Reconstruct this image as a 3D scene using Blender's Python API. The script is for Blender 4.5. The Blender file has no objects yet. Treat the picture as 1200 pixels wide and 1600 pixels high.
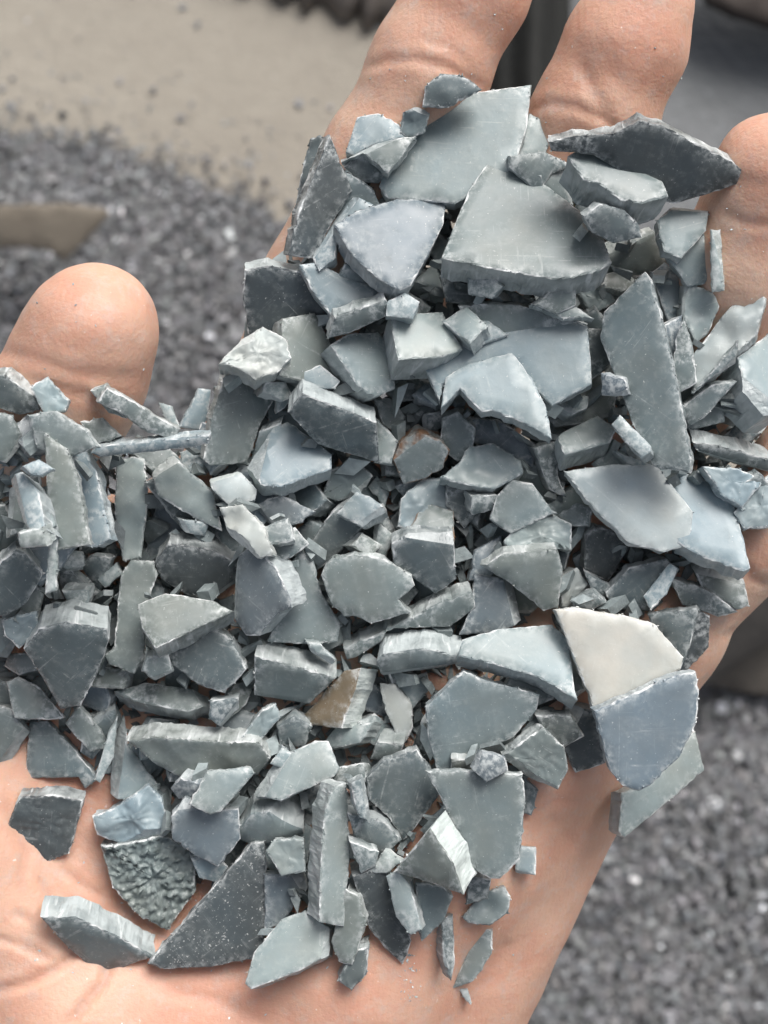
import bpy, bmesh, math, random
import numpy as np
from mathutils import Vector, Matrix, noise as mnoise
from mathutils.geometry import delaunay_2d_cdt

random.seed(7); np.random.seed(7)
scene = bpy.context.scene
COL = scene.collection

# ---------------------------------------------------------------- camera, sky, sun, exposure
TILT = math.radians(15)            # the camera looks down, tilted a little forward
DCAM = 218.0                       # mm from lens to the middle of the heap
SPX = 1600 / 156.96                # photo pixels per mm at that distance
HAND_Z = 0.70                      # the hand is held this high above the floor
RC = Matrix.Rotation(TILT, 3, 'X')
ORG = Vector((0, 0, HAND_Z))

cam_data = bpy.data.cameras.new('camera')
cam = bpy.data.objects.new('camera', cam_data); COL.objects.link(cam)
cam.location = ORG + RC @ Vector((0, 0, DCAM / 1000))
cam.rotation_euler = (TILT, 0, 0)
cam_data.sensor_fit = 'VERTICAL'; cam_data.sensor_height = 36; cam_data.sensor_width = 27
cam_data.lens = 50; cam_data.clip_start = 0.01; cam_data.clip_end = 100
cam_data.dof.use_dof = True; cam_data.dof.focus_distance = DCAM / 1000 - 0.002; cam_data.dof.aperture_fstop = 25
scene.camera = cam

SUN_EL, SUN_AZ = math.radians(52), math.radians(28)      # azimuth from +Y (photo top) towards +X (photo right)
world = bpy.data.worlds.new('World'); scene.world = world; world.use_nodes = True
wn = world.node_tree.nodes; wn.clear()
sky = wn.new('ShaderNodeTexSky'); sky.sky_type = 'NISHITA'; sky.sun_disc = False
sky.sun_elevation = SUN_EL; sky.sun_rotation = SUN_AZ; sky.dust_density = 6; sky.ozone_density = 0.3; sky.air_density = 0.8
bg = wn.new('ShaderNodeBackground'); bg.inputs['Strength'].default_value = 0.078
wo = wn.new('ShaderNodeOutputWorld')
hs = wn.new('ShaderNodeHueSaturation'); hs.inputs['Saturation'].default_value = .5      # an overcast, milky sky
world.node_tree.links.new(sky.outputs[0], hs.inputs['Color']); world.node_tree.links.new(hs.outputs[0], bg.inputs[0]); world.node_tree.links.new(bg.outputs[0], wo.inputs[0])
sd = bpy.data.lights.new('sun', 'SUN'); sd.energy = 1.5; sd.angle = math.radians(38); sd.color = (1, 0.99, 0.98)
sun = bpy.data.objects.new('sun', sd); COL.objects.link(sun)
to_sun = Vector((math.sin(SUN_AZ) * math.cos(SUN_EL), math.cos(SUN_AZ) * math.cos(SUN_EL), math.sin(SUN_EL)))
sun.rotation_euler = to_sun.to_track_quat('Z', 'Y').to_euler()
vs = scene.view_settings
vs.view_transform = 'Standard'; vs.look = 'None'; vs.gamma = 1; vs.use_curve_mapping = False; vs.exposure = 0.97
scene.cycles.use_denoising = True

# ---------------------------------------------------------------- helpers
def to_world(p):                   # (right, up, towards lens) in mm about the heap's middle -> world metres
    return ORG + RC @ (Vector(p) / 1000)
def unproj(x, y, w):               # photo pixel at a given height -> mm
    k = (DCAM - w) / DCAM / SPX
    return Vector(((x - 600) * k, -(y - 800) * k, w))
def floor_pt(x, y, z=0.0):         # photo pixel -> world point at height z
    d = RC @ Vector(((x - 600) / SPX, -(y - 800) / SPX, -DCAM))
    c = cam.location
    s = (z - c.z) / d.z
    return c + d * s
def tag(o, label=None, cat=None, group=None, kind=None):
    if label: o['label'] = label
    if cat: o['category'] = cat
    if group: o['group'] = group
    if kind: o['kind'] = kind
    return o
def link(name, me, mats=(), parent=None):
    o = bpy.data.objects.new(name, me); COL.objects.link(o)
    for m in mats: me.materials.append(m)
    if parent: o.parent = parent
    return o

class NT:
    def __init__(self, name):
        self.m = bpy.data.materials.new(name); self.m.use_nodes = True
        self.t = self.m.node_tree; self.t.nodes.clear()
        self.out = self.n('ShaderNodeOutputMaterial'); self.b = self.n('ShaderNodeBsdfPrincipled')
        self.l(self.b.outputs[0], self.out.inputs[0])
    def n(self, k, **kw):
        x = self.t.nodes.new(k)
        for a, v in kw.items(): setattr(x, a, v)
        return x
    def l(self, a, b): self.t.links.new(a, b)
    def coord(self, rand=True):
        tc = self.n('ShaderNodeTexCoord')
        if not rand: return tc.outputs['Object']
        oi = self.n('ShaderNodeObjectInfo')
        v = self.n('ShaderNodeVectorMath', operation='SCALE'); v.inputs[0].default_value = (3.1, 1.7, 2.3)
        self.l(oi.outputs['Random'], v.inputs['Scale'])
        a = self.n('ShaderNodeVectorMath', operation='ADD')
        self.l(tc.outputs['Object'], a.inputs[0]); self.l(v.outputs[0], a.inputs[1])
        return a.outputs[0]
    def noise(self, co, scale, detail=3, rough=.55, dist=0):
        x = self.n('ShaderNodeTexNoise'); x.inputs['Scale'].default_value = scale
        x.inputs['Detail'].default_value = detail; x.inputs['Roughness'].default_value = rough
        x.inputs['Distortion'].default_value = dist
        self.l(co, x.inputs['Vector']); return x.outputs['Fac']
    def stretch(self, co, s, rot=0):
        x = self.n('ShaderNodeMapping'); x.inputs['Scale'].default_value = s; x.inputs['Rotation'].default_value = (0, 0, rot)
        self.l(co, x.inputs['Vector']); return x.outputs[0]
    def ramp(self, f, a, b, v0=0, v1=1):
        x = self.n('ShaderNodeMapRange'); x.inputs[1].default_value = a; x.inputs[2].default_value = b
        x.inputs[3].default_value = v0; x.inputs[4].default_value = v1
        self.l(f, x.inputs[0]); return x.outputs[0]
    def mix(self, f, a, b, mode='MIX'):
        x = self.n('ShaderNodeMix', data_type='RGBA', blend_type=mode)
        for s, v in ((0, f), (6, a), (7, b)):
            if hasattr(v, 'is_linked'): self.l(v, x.inputs[s])
            else: x.inputs[s].default_value = v if s == 0 else (*v, 1)
        return x.outputs[2]
    def mul(self, a, b, op='MULTIPLY'):
        x = self.n('ShaderNodeMath', operation=op)
        for s, v in ((0, a), (1, b)):
            if hasattr(v, 'is_linked'): self.l(v, x.inputs[s])
            else: x.inputs[s].default_value = v
        return x.outputs[0]
    def bump(self, h, dist, strength=1.0, prev=None):
        x = self.n('ShaderNodeBump'); x.inputs['Distance'].default_value = dist; x.inputs['Strength'].default_value = strength
        self.l(h, x.inputs['Height'])
        if prev: self.l(prev, x.inputs['Normal'])
        return x.outputs[0]
    def done(self, col=None, rough=None, normal=None, spec=None):
        for k, v in (('Base Color', col), ('Roughness', rough), ('Normal', normal), ('Specular IOR Level', spec)):
            if v is None: continue
            if hasattr(v, 'is_linked'): self.l(v, self.b.inputs[k])
            else: self.b.inputs[k].default_value = (*v, 1) if k == 'Base Color' else v
        return self.m

def objcol(t):
    return t.n('ShaderNodeObjectInfo').outputs['Color']

def mat_face(name, speck=.0, pebble=0.0):
    t = NT(name); co = t.coord(); c = objcol(t)
    n1 = t.noise(co, 210, 4); n2 = t.noise(co, 1000, 4, .65); n3 = t.noise(co, 2600, 2, .5)
    col = t.mix(1.0, c, t.mix(t.ramp(n1, .3, .7), (.92, .92, .92), (1.07, 1.07, 1.07)), 'MULTIPLY')
    col = t.mix(1.0, col, t.mix(t.ramp(t.noise(co, 95, 3, .6), .35, .65), (.94, .99, 1.02), (1.04, 1.01, .98)), 'MULTIPLY')
    streak = t.noise(t.stretch(co, (1, .12, 1), 1.1), 420, 3, .55, .4)          # flow marks of the moulded plastic
    col = t.mix(t.ramp(streak, .55, .78, 0, .10), col, (.43, .46, .455))
    dust = t.mul(t.ramp(n2, .5, .78), t.ramp(n1, .38, .68, .03, .34))
    col = t.mix(dust, col, (.46, .48, .46))
    grime = t.mul(t.ramp(t.noise(co, 420, 4, .7), .58, .76), .22)
    col = t.mix(grime, col, (.09, .095, .09))
    scr = t.noise(t.stretch(co, (1, .06, 1), .7), 2200, 2, .5)
    scr2 = t.noise(t.stretch(co, (.05, 1, 1), -.4), 1800, 2, .5)
    s = t.mul(t.ramp(scr, .66, .73), t.ramp(n1, .42, .6)); s2 = t.mul(t.ramp(scr2, .66, .74), t.ramp(n2, .4, .6))
    col = t.mix(t.mul(t.mul(s, s2, 'MAXIMUM'), .22), col, (.62, .64, .62))
    wa = t.n('ShaderNodeAttribute'); wa.attribute_name = 'wear'                   # scuffed towards the broken edge
    wear = t.mul(t.mul(wa.outputs['Fac'], 3.0, 'POWER'), t.ramp(n2, .42, .62))
    col = t.mix(t.mul(wear, .55), col, (.60, .63, .62))
    sp = t.ramp(n3, .70 - speck, .77 - speck)
    col = t.mix(t.mul(sp, .6), col, (.62, .63, .61))
    h = t.mul(t.mul(n2, .35), t.mul(n1, 1.6), 'ADD')
    nrm = t.bump(h, .00007, .8)
    if pebble:
        v = t.n('ShaderNodeTexVoronoi'); v.inputs['Scale'].default_value = 560; v.feature = 'SMOOTH_F1'
        t.l(t.stretch(co, (1, 1.35, 1)), v.inputs['Vector']); nrm = t.bump(v.outputs['Distance'], -.0013, 1, nrm)
    return t.done(col, t.ramp(n1, .3, .7, .30, .48), nrm, .42)

def mat_side(name, pale, amount, tint=None, lo=.34, hi=.64, base=.15):
    t = NT(name); co = t.coord(); c = objcol(t)
    n1 = t.noise(co, 260, 3, .55); n2 = t.noise(t.stretch(co, (1, 1, .16), .3), 900, 3, .55, .6)
    f = t.mul(t.ramp(n1, lo, hi, base, 1.0), amount)
    col = t.mix(f, c, pale)
    col = t.mix(t.ramp(n2, .58, .72, 0, .65), col, (.74, .77, .765))
    col = t.mix(t.ramp(n2, .40, .28, 0, .25), col, (.12, .135, .14))
    if tint: col = t.mix(t.ramp(n1, .4, .55), col, tint)
    nrm = t.bump(n1, .0007, .9); nrm = t.bump(n2, .00028, .9, nrm)
    return t.done(col, t.ramp(n1, .3, .7, .3, .6), nrm, .55)

M_FACE = mat_face('flake_face'); M_SPECK = mat_face('speckled_face', .06); M_PEBBLE = mat_face('pebbled_face', 0, 1)
M_SIDE = mat_side('broken_side', (.56, .595, .59), .7)
M_RIM = mat_side('whitened_rim', (.72, .74, .73), .85, None, .48, .62, .05)
M_WHITE = mat_side('stress_whitened_side', (.46, .505, .505), .85, None, .3, .55, .4)
M_GLEAM = mat_side('gleaming_side', (.56, .62, .60), .9, None, .2, .45, .5)
M_RUST = mat_side('rusty_rim', (.5, .5, .47), .6, (.17, .10, .06))

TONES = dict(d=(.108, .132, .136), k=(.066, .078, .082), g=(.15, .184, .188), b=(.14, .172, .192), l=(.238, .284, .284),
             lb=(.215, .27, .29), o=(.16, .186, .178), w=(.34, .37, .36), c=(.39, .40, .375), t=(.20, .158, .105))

# ---------------------------------------------------------------- the hand: one continuous surface grown from tapered bones
def surface_nets(f, org, h):
    ins = f < 0
    nx, ny, nz = f.shape
    acc = np.zeros((nx - 1, ny - 1, nz - 1, 3), np.float32); cnt = np.zeros((nx - 1, ny - 1, nz - 1), np.float32)
    def corner(a, o): return a[o[0]:nx - 1 + o[0], o[1]:ny - 1 + o[1], o[2]:nz - 1 + o[2]]
    cs = [(i, j, k) for i in (0, 1) for j in (0, 1) for k in (0, 1)]
    for a in cs:
        for ax in range(3):
            if a[ax]: continue
            b = list(a); b[ax] = 1; b = tuple(b)
            x = corner(ins, a) != corner(ins, b)
            ix = np.nonzero(x)
            fa = corner(f, a)[ix]; fb = corner(f, b)[ix]; s = fa / (fa - fb)
            p = np.tile(np.array(a, np.float32), (len(s), 1)); p[:, ax] += s
            acc[ix] += p; cnt[ix] += 1
    act = cnt > 0
    idx = -np.ones(act.shape, np.int64); cells = np.argwhere(act); idx[act] = np.arange(len(cells))
    verts = (cells + acc[act] / cnt[act][:, None]) * h + np.array(org)
    quads = []
    for ax in range(3):
        o1, o2 = [(1, 2), (2, 0), (0, 1)][ax]
        lo = [slice(None)] * 3; hi = [slice(None)] * 3
        lo[ax] = slice(0, -1); hi[ax] = slice(1, None)
        a = ins[tuple(lo)]; b = ins[tuple(hi)]
        e = np.argwhere(a != b)
        e = e[(e[:, o1] > 0) & (e[:, o2] > 0) & (e[:, o1] < f.shape[o1] - 1) & (e[:, o2] < f.shape[o2] - 1)]
        def cell(d1, d2):
            c = e.copy(); c[:, o1] -= d1; c[:, o2] -= d2
            return idx[c[:, 0], c[:, 1], c[:, 2]]
        q = np.stack([cell(1, 1), cell(0, 1), cell(0, 0), cell(1, 0)], 1)
        fl = ~a[e[:, 0], e[:, 1], e[:, 2]]
        q[fl] = q[fl][:, ::-1]
        quads.append(q)
    return verts, np.concatenate(quads)

GH = 0.8
GU, GV, GW = np.arange(-92, 92, GH), np.arange(-150, 100, GH), np.arange(-66, 24, GH)
def build_hand_field():
    U, V, Wd = np.meshgrid(GU.astype(np.float32), GV.astype(np.float32), GW.astype(np.float32), indexing='ij')
    F = np.full(U.shape, 1e3, np.float32)
    def smin(a, b, k):
        h = np.clip(.5 + .5 * (b - a) / k, 0, 1)
        return b * (1 - h) + a * h - k * h * (1 - h)
    def bone(F, a, b, k):
        ra, rb = a[3], b[3]
        A = unproj(*a[:3]); B = unproj(*b[:3]); d = B - A; L2 = max(d.length_squared, 1e-6)
        m = max(ra, rb) + 16
        lo = [min(A[i], B[i]) - m for i in range(3)]; hi = [max(A[i], B[i]) + m for i in range(3)]
        sl = tuple(slice(max(0, int((lo[i] - g[0]) / GH)), max(0, int((hi[i] - g[0]) / GH) + 1)) for i, g in enumerate((GU, GV, GW)))
        u, v, w = U[sl], V[sl], Wd[sl]
        t = np.clip(((u - A.x) * d.x + (v - A.y) * d.y + (w - A.z) * d.z) / L2, 0, 1)
        ds = np.sqrt((u - A.x - t * d.x) ** 2 + (v - A.y - t * d.y) ** 2 + (w - A.z - t * d.z) ** 2) - (ra + (rb - ra) * t)
        F[sl] = smin(F[sl], ds, k)
    def chain(pts, k, k0=None):
        G = np.full(U.shape, 1e3, np.float32)
        for i in range(len(pts) - 1): bone(G, pts[i], pts[i + 1], k)
        return G
    palm = np.full(U.shape, 1e3, np.float32)
    W0 = (330, 1900, -34, 19); W1 = (500, 1900, -34, 17)
    for a, b in ((W0, (395, 760, -24, 10.5)), ((380, 1850, -33, 17), (515, 795, -27, 10.5)), ((430, 1850, -34, 17), (640, 830, -28, 11)), ((470, 1850, -34, 17), (745, 885, -28, 11)),
                 ((480, 1850, -34, 17), (850, 940, -28, 11)), ((500, 1850, -34, 17), (930, 975, -27, 10.5)), (W1, (1000, 1010, -25, 10)),
                 ((150, 1120, -28, 12), (800, 1100, -28, 12)), ((180, 1300, -26, 13), (700, 1280, -27, 13)), ((300, 980, -28, 11), (880, 1000, -29, 11)),
                 ((545, 1520, -17, 13.8), (690, 1330, -18, 13)), ((690, 1330, -18, 13), (855, 1130, -20, 12)), ((862, 1130, -20, 12), (1030, 980, -20, 9.2)),
                 ((450, 1690, -20, 16), (545, 1520, -17, 13.8)), ((300, 1680, -20, 17), (450, 1690, -20, 16)),
                 ((150, 1620, -20, 18), (300, 1680, -20, 17)), ((330, 1520, -24, 16), (470, 1480, -26, 15)),
                 ((120, 1560, -20, 17), (-60, 1300, -19, 15)), ((-60, 1300, -19, 15), (-170, 1000, -16, 12.5)),
                 ((150, 1350, -28, 14), (250, 950, -32, 12)), ((30, 1180, -29, 13), (250, 900, -33, 11)), ((250, 900, -33, 11), (395, 760, -24, 10.5)),
                 ((-60, 900, -30, 9), (330, 850, -32, 9)), ((-100, 1080, -26, 11), (200, 1020, -31, 11)),
                 (W0, (330, 2300, -36, 19)), (W1, (500, 2300, -36, 17)), ((330, 2300, -36, 19), (500, 2300, -36, 17))):
        bone(palm, a, b, 9)
    F = palm
    for pts, k in (([(395, 760, -24, 10.5), (505, 455, -19, 10.2), (597, 255, -15, 9.8), (670, 110, -10.5, 9.4), (735, -20, -8, 9.4), (775, -100, -6, 7.6)], 3),
                   ([(640, 830, -28, 11), (800, 460, -24, 10.6), (870, 300, -18, 10.1), (930, 180, -12, 9.9), (978, 70, -8, 9.3), (1003, 5, -6, 8.2)], 3),
                   ([(850, 940, -28, 11), (1060, 600, -18, 10), (1150, 420, -6, 9.4), (1208, 268, 2, 8.9)], 3),
                   ([(1000, 1010, -25, 10), (1040, 972, -20, 9), (1180, 830, -14, 8.6), (1310, 650, -4, 8)], 3),
                   ([(-170, 1000, -14, 12.5), (-40, 790, -10, 10.5), (60, 655, -6, 10.3), (120, 562, -3, 9.6), (142, 525, -2, 9.6)], 3),
                   ([(60, 690, -8, 9.5), (128, 600, -5, 8.9), (128, 640, -9, 7.8)], 3)):
        F = smin(F, chain(pts, k), 4.0)
    # thumb pad lobes, fingertip pads
    for p, k in (((148, 508, 0, 8.4), 5),):
        bone(F, p, p, k)
    return F

HAND_F = build_hand_field()
CREASES = [  # photo polyline, depth mm, half width mm
    ([(570, 108), (600, 95), (650, 92), (705, 108), (770, 145)], .4, .6), ([(655, 60), (700, 72), (745, 112)], .2, .5),
    ([(830, 174), (858, 161), (900, 168), (945, 188), (975, 215)], .4, .6), ([(905, 95), (930, 150), (955, 190)], .3, .8),
    ([(-20, 545), (50, 560), (120, 585), (170, 590), (232, 588)], .25, .8), ([(0, 590), (80, 605), (150, 620)], .35, .8),
    ([(-20, 1552), (40, 1537), (90, 1512), (125, 1482), (150, 1450)], .75, .55), ([(100, 1610), (130, 1572), (160, 1537), (178, 1490), (190, 1450)], .75, .6),
    ([(-20, 1462), (30, 1476), (85, 1502)], .45, .5), ([(20, 1425), (50, 1440)], .35, .5), ([(95, 1355), (130, 1385), (165, 1400)], .35, .5), ([(60, 1370), (75, 1400), (70, 1440)], .3, .5),
    ([(0, 1240), (40, 1330), (30, 1400)], .35, .8), ([(250, 1545), (330, 1560), (420, 1600)], .35, .9), ([(840, 1262), (870, 1250), (905, 1255)], .15, .6),
    ([(855, 1270), (880, 1300), (905, 1330)], .12, .7), ([(745, 1555), (770, 1500), (800, 1470)], .3, .9),
    ([(1160, 880), (1175, 905), (1200, 915)], .5, .6), ([(1130, 1000), (1150, 985)], .4, .5), ([(1120, 270), (1160, 285), (1210, 288)], .12, .8), ([(1125, 330), (1165, 350), (1215, 352)], .3, .6)]
def build_hand():
    v, q = surface_nets(HAND_F, (GU[0], GV[0], GW[0]), GH)
    # fine shape: low lumps and the skin's folds
    tri = v[q[:, 1]] - v[q[:, 0]]; tri2 = v[q[:, 3]] - v[q[:, 0]]
    fn = np.cross(tri, tri2); vn = np.zeros_like(v)
    for i in range(4): np.add.at(vn, q[:, i], fn)
    vn /= np.linalg.norm(vn, axis=1, keepdims=True) + 1e-9
    if (vn * (v - v.mean(0))).sum() < 0: vn = -vn; q = q[:, ::-1]
    k = DCAM / (DCAM - v[:, 2]) * SPX
    px = v[:, 0] * k + 600; py = -v[:, 1] * k + 800
    off = np.zeros(len(v)); fold = np.zeros(len(v))
    front = np.clip(vn[:, 2] * 2, 0, 1)
    for pts, dep, wid in CREASES:
        d = np.full(len(v), 1e9); tt = np.zeros(len(v)); n = len(pts) - 1
        for i in range(n):
            ax, ay = pts[i]; bx, by = pts[i + 1]; l2 = (bx - ax) ** 2 + (by - ay) ** 2
            t = np.clip(((px - ax) * (bx - ax) + (py - ay) * (by - ay)) / l2, 0, 1)
            e = np.hypot(px - ax - t * (bx - ax), py - ay - t * (by - ay))
            m = e < d; d[m] = e[m]; tt[m] = ((i + t) / n)[m]
        d /= SPX
        fade = np.clip(np.sin(np.pi * np.clip(tt, .0, 1)) * 2 + .25, 0, 1)
        off -= front * fade * dep * np.exp(-d * d / (2 * wid * wid))
        fold = np.maximum(fold, fade * min(1, dep) * np.exp(-d * d / (.9 * wid * wid)))
        off += front * fade * dep * .15 * np.exp(-(d - 2.4 * wid) ** 2 / (2 * wid * wid))
    lump = np.array([mnoise.noise(Vector(p) * .12) * .3 + mnoise.noise(Vector(p) * .35) * .08 for p in v])
    v = v + vn * (off + lump)[:, None]
    w = [to_world(p) - ORG for p in v]
    me = bpy.data.meshes.new('hand'); me.from_pydata(w, [], q.tolist()); me.update()
    me.polygons.foreach_set('use_smooth', [True] * len(me.polygons))
    at = me.attributes.new('fold', 'FLOAT', 'POINT'); at.data.foreach_set('value', fold.astype(np.float32))
    flush = np.zeros(len(v))                # blood under the fingertips and the heel of the hand
    for fx, fy, fr in ((165, 470, 130), (720, -10, 150), (1020, 20, 150), (1195, 230, 110), (330, 1560, 330), (60, 1250, 220), (880, 1260, 150), (680, 1560, 220)):
        flush = np.maximum(flush, np.exp(-((px - fx) ** 2 + (py - fy) ** 2) / (2 * (fr * .75) ** 2)))
    at = me.attributes.new('flush', 'FLOAT', 'POINT'); at.data.foreach_set('value', flush.astype(np.float32))
    o = link('hand', me, [mat_skin()]); o.location = ORG
    s = o.modifiers.new('smooth', 'SUBSURF'); s.levels = 1; s.render_levels = 1
    return o

def mat_skin():
    t = NT('skin'); co = t.coord(False)
    n0 = t.noise(co, 55, 3); n1 = t.noise(co, 260, 4, .6); n2 = t.noise(co, 1500, 3, .6)
    col = t.mix(t.ramp(n0, .35, .65), (.625, .425, .318), (.58, .35, .252))
    col = t.mix(t.ramp(n1, .42, .7, 0, .4), col, (.67, .485, .375))
    col = t.mix(t.ramp(n2, .55, .72, 0, .15), col, (.42, .215, .145))
    fl = t.n('ShaderNodeAttribute'); fl.attribute_name = 'flush'
    col = t.mix(t.mul(fl.outputs['Fac'], t.ramp(n0, .3, .7, .45, .85)), col, (.585, .30, .21))
    col = t.mix(t.ramp(t.noise(co, 110, 4, .65), .47, .70, 0, .5), col, (.56, .29, .205))
    fo = t.n('ShaderNodeAttribute'); fo.attribute_name = 'fold'
    col = t.mix(t.mul(fo.outputs['Fac'], .6), col, (.42, .18, .12))
    grey = t.mul(t.ramp(t.noise(co, 330, 5, .7), .50, .70), .36)
    col = t.mix(grey, col, (.50, .47, .44))
    dustf = t.mul(t.ramp(t.noise(co, 900, 2, .5), .72, .76), t.ramp(n1, .45, .6))
    col = t.mix(t.mul(dustf, .8), col, (.78, .74, .70))
    lines = t.n('ShaderNodeTexWave'); lines.inputs['Scale'].default_value = 330; lines.inputs['Distortion'].default_value = 6
    lines.inputs['Detail'].default_value = 2; lines.inputs['Detail Scale'].default_value = .35
    t.l(t.stretch(co, (1, .35, 1), .35), lines.inputs['Vector'])
    v = t.n('ShaderNodeTexVoronoi', feature='DISTANCE_TO_EDGE'); v.inputs['Scale'].default_value = 620
    t.l(t.stretch(co, (1, .55, 1), .5), v.inputs['Vector'])
    nrm = t.bump(lines.outputs['Fac'], .000025, .4)
    nrm = t.bump(t.ramp(v.outputs['Distance'], 0, .12), .00002, .4, nrm)
    nrm = t.bump(n2, .00016, .7, nrm)
    nrm = t.bump(n1, .00030, .6, nrm)
    b = t.b
    b.inputs['Subsurface Weight'].default_value = .5; b.inputs['Subsurface Radius'].default_value = (1, .4, .22); b.inputs['Subsurface Scale'].default_value = .0025
    return t.done(col, t.ramp(n1, .3, .7, .42, .6), nrm, .42)
hand = tag(build_hand(), 'cupped bare left hand with fingers up holding the heap of grey plastic flakes', 'hand')

# ---------------------------------------------------------------- the setting: floor and the mound of ground plastic below the hand
def mat_floor():
    t = NT('dusty_floor'); co = t.coord(False)
    n0 = t.noise(co, 5, 4, .6); n1 = t.noise(co, 60, 5, .65); n2 = t.noise(co, 420, 3, .6)
    col = t.mix(t.ramp(n0, .3, .7), (.27, .245, .205), (.325, .298, .25))
    col = t.mix(t.ramp(n1, .35, .7, 0, .5), col, (.245, .22, .185))
    col = t.mix(t.ramp(n2, .64, .72, 0, .6), col, (.20, .185, .16))
    col = t.mix(t.ramp(t.noise(co, 260, 2), .72, .76, 0, .7), col, (.66, .64, .58))
    return t.done(col, .85, t.bump(t.mul(n1, n2, 'ADD'), .003, .6), .25)
def mat_plain(name, c1, c2, scale=60, rough=.7, bump=.002, dark=None):
    t = NT(name); co = t.coord(False)
    n = t.noise(co, scale, 4, .6); n2 = t.noise(co, scale * 8, 3, .6)
    col = t.mix(t.ramp(n, .3, .7), c1, c2)
    col = t.mix(t.ramp(n2, .58, .72, 0, .4), col, tuple(x * 1.5 for x in c2))
    return t.done(col, rough, t.bump(t.mul(n, n2, 'ADD'), bump, .6), .3)
def mat_chips():
    t = NT('ground_chips'); a = t.n('ShaderNodeAttribute'); a.attribute_name = 'tone'
    n = t.noise(t.coord(False), 420, 3, .6)
    col = t.mix(1.0, a.outputs['Color'], t.mix(t.ramp(n, .3, .7), (.75, .75, .75), (1.3, 1.3, 1.3)), 'MULTIPLY')
    return t.done(col, .55, t.bump(n, .0012, .6), .45)

bm = bmesh.new()
bmesh.ops.create_grid(bm, x_segments=2, y_segments=2, size=4)
me = bpy.data.meshes.new('floor'); bm.to_mesh(me); bm.free()
tag(link('floor', me, [mat_floor()]), kind='structure')

EDGE = [(-900, 150), (-300, 185), (0, 212), (130, 224), (260, 268), (350, 310), (420, 335), (520, 420), (800, 700), (1080, 1040), (1140, 1078), (1210, 1092), (1500, 1130), (2200, 1200)]
EDGE_W = np.array([floor_pt(x, y)[:2] for x, y in EDGE])
LOWER = np.array([floor_pt(x, y)[:2] for x, y in [(2200, 2600), (-900, 2600)]])
PILE_POLY = np.concatenate([EDGE_W, LOWER])
def in_poly(P, poly):
    x, y = P[:, 0], P[:, 1]; r = np.zeros(len(P), bool); n = len(poly)
    for i in range(n):
        x1, y1 = poly[i]; x2, y2 = poly[(i + 1) % n]
        c = ((y1 > y) != (y2 > y)) & (x < (x2 - x1) * (y - y1) / (y2 - y1 + 1e-12) + x1)
        r ^= c
    return r
def edge_dist(P, line):
    d = np.full(len(P), 1e9)
    for i in range(len(line) - 1):
        a, b = line[i], line[i + 1]; ab = b - a
        t = np.clip(((P - a) @ ab) / (ab @ ab), 0, 1)[:, None]
        d = np.minimum(d, np.linalg.norm(P - a - t * ab, axis=1))
    return d
def mound(P):
    d = edge_dist(P, EDGE_W); s = np.where(in_poly(P, PILE_POLY), d, -d)
    h = .055 * (1 - np.exp(-np.maximum(s, 0) / .16))
    h += np.where(s > 0, .006 * np.sin(P[:, 0] * 23 + P[:, 1] * 9) * np.sin(P[:, 1] * 27 - P[:, 0] * 6) * np.clip(s / .05, 0, 1), 0)
    return s, h
UNIT = np.array([(-1, -1, -1), (1, -1, -1), (1, 1, -1), (-1, 1, -1), (-1, -1, 1), (1, -1, 1), (1, 1, 1), (-1, 1, 1)], float)
FACE = np.array([(0, 3, 2, 1), (4, 5, 6, 7), (0, 1, 5, 4), (1, 2, 6, 5), (2, 3, 7, 6), (3, 0, 4, 7)])
def shard_cloud(name, P, smin, smax, spread, mat, med=.2):
    n = len(P); k = 4
    sz = np.random.uniform(smin, smax, n)
    ang = np.array([0, 1.2, 3.0, 4.4])[None] + np.random.uniform(-.4, .4, (n, k))
    rr = np.random.uniform(.22, 1.0, (n, k)); asp = np.random.uniform(.25, .8, n)[:, None]
    x = np.cos(ang) * rr; y = np.sin(ang) * rr * asp; th = np.random.uniform(.10, .28, n)[:, None]
    shp = np.stack([np.concatenate([x, x * .92], 1), np.concatenate([y, y * .92], 1), np.concatenate([th * np.ones((1, k)), -th * np.ones((1, k))], 1)], -1) * (sz * .5)[:, None, None]
    q = np.random.normal(0, 1, (n, 3, 3)); q[:, :, 2] *= spread; q[:, :, 2] = q[:, :, 2] * .5 + np.array([0, 0, 1.2])
    zc = q[:, :, 2] / np.linalg.norm(q[:, :, 2], axis=1, keepdims=True)
    xc = np.cross(q[:, :, 1], zc); xc /= np.linalg.norm(xc, axis=1, keepdims=True); yc = np.cross(zc, xc)
    V = (shp[..., 0:1] * xc[:, None] + shp[..., 1:2] * yc[:, None] + shp[..., 2:3] * zc[:, None] + P[:, None]).reshape(-1, 3)
    loc = [(0, 1, 2, 3), (7, 6, 5, 4), (4, 5, 1, 0), (5, 6, 2, 1), (6, 7, 3, 2), (7, 4, 0, 3)]
    Fq = (np.array(loc)[None] + (np.arange(n) * 8)[:, None, None]).reshape(-1, 4)
    tone = np.random.lognormal(math.log(med), .32, n)[:, None] * np.array([[.90, 1.05, 1.06]])
    C = np.repeat(np.concatenate([tone, np.ones((n, 1))], 1), 8, 0)
    me = bpy.data.meshes.new(name); me.from_pydata(V.tolist(), [], Fq.tolist())
    at = me.color_attributes.new('tone', 'FLOAT_COLOR', 'POINT'); at.data.foreach_set('color', C.astype(np.float32).ravel())
    return link(name, me, [mat])
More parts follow.
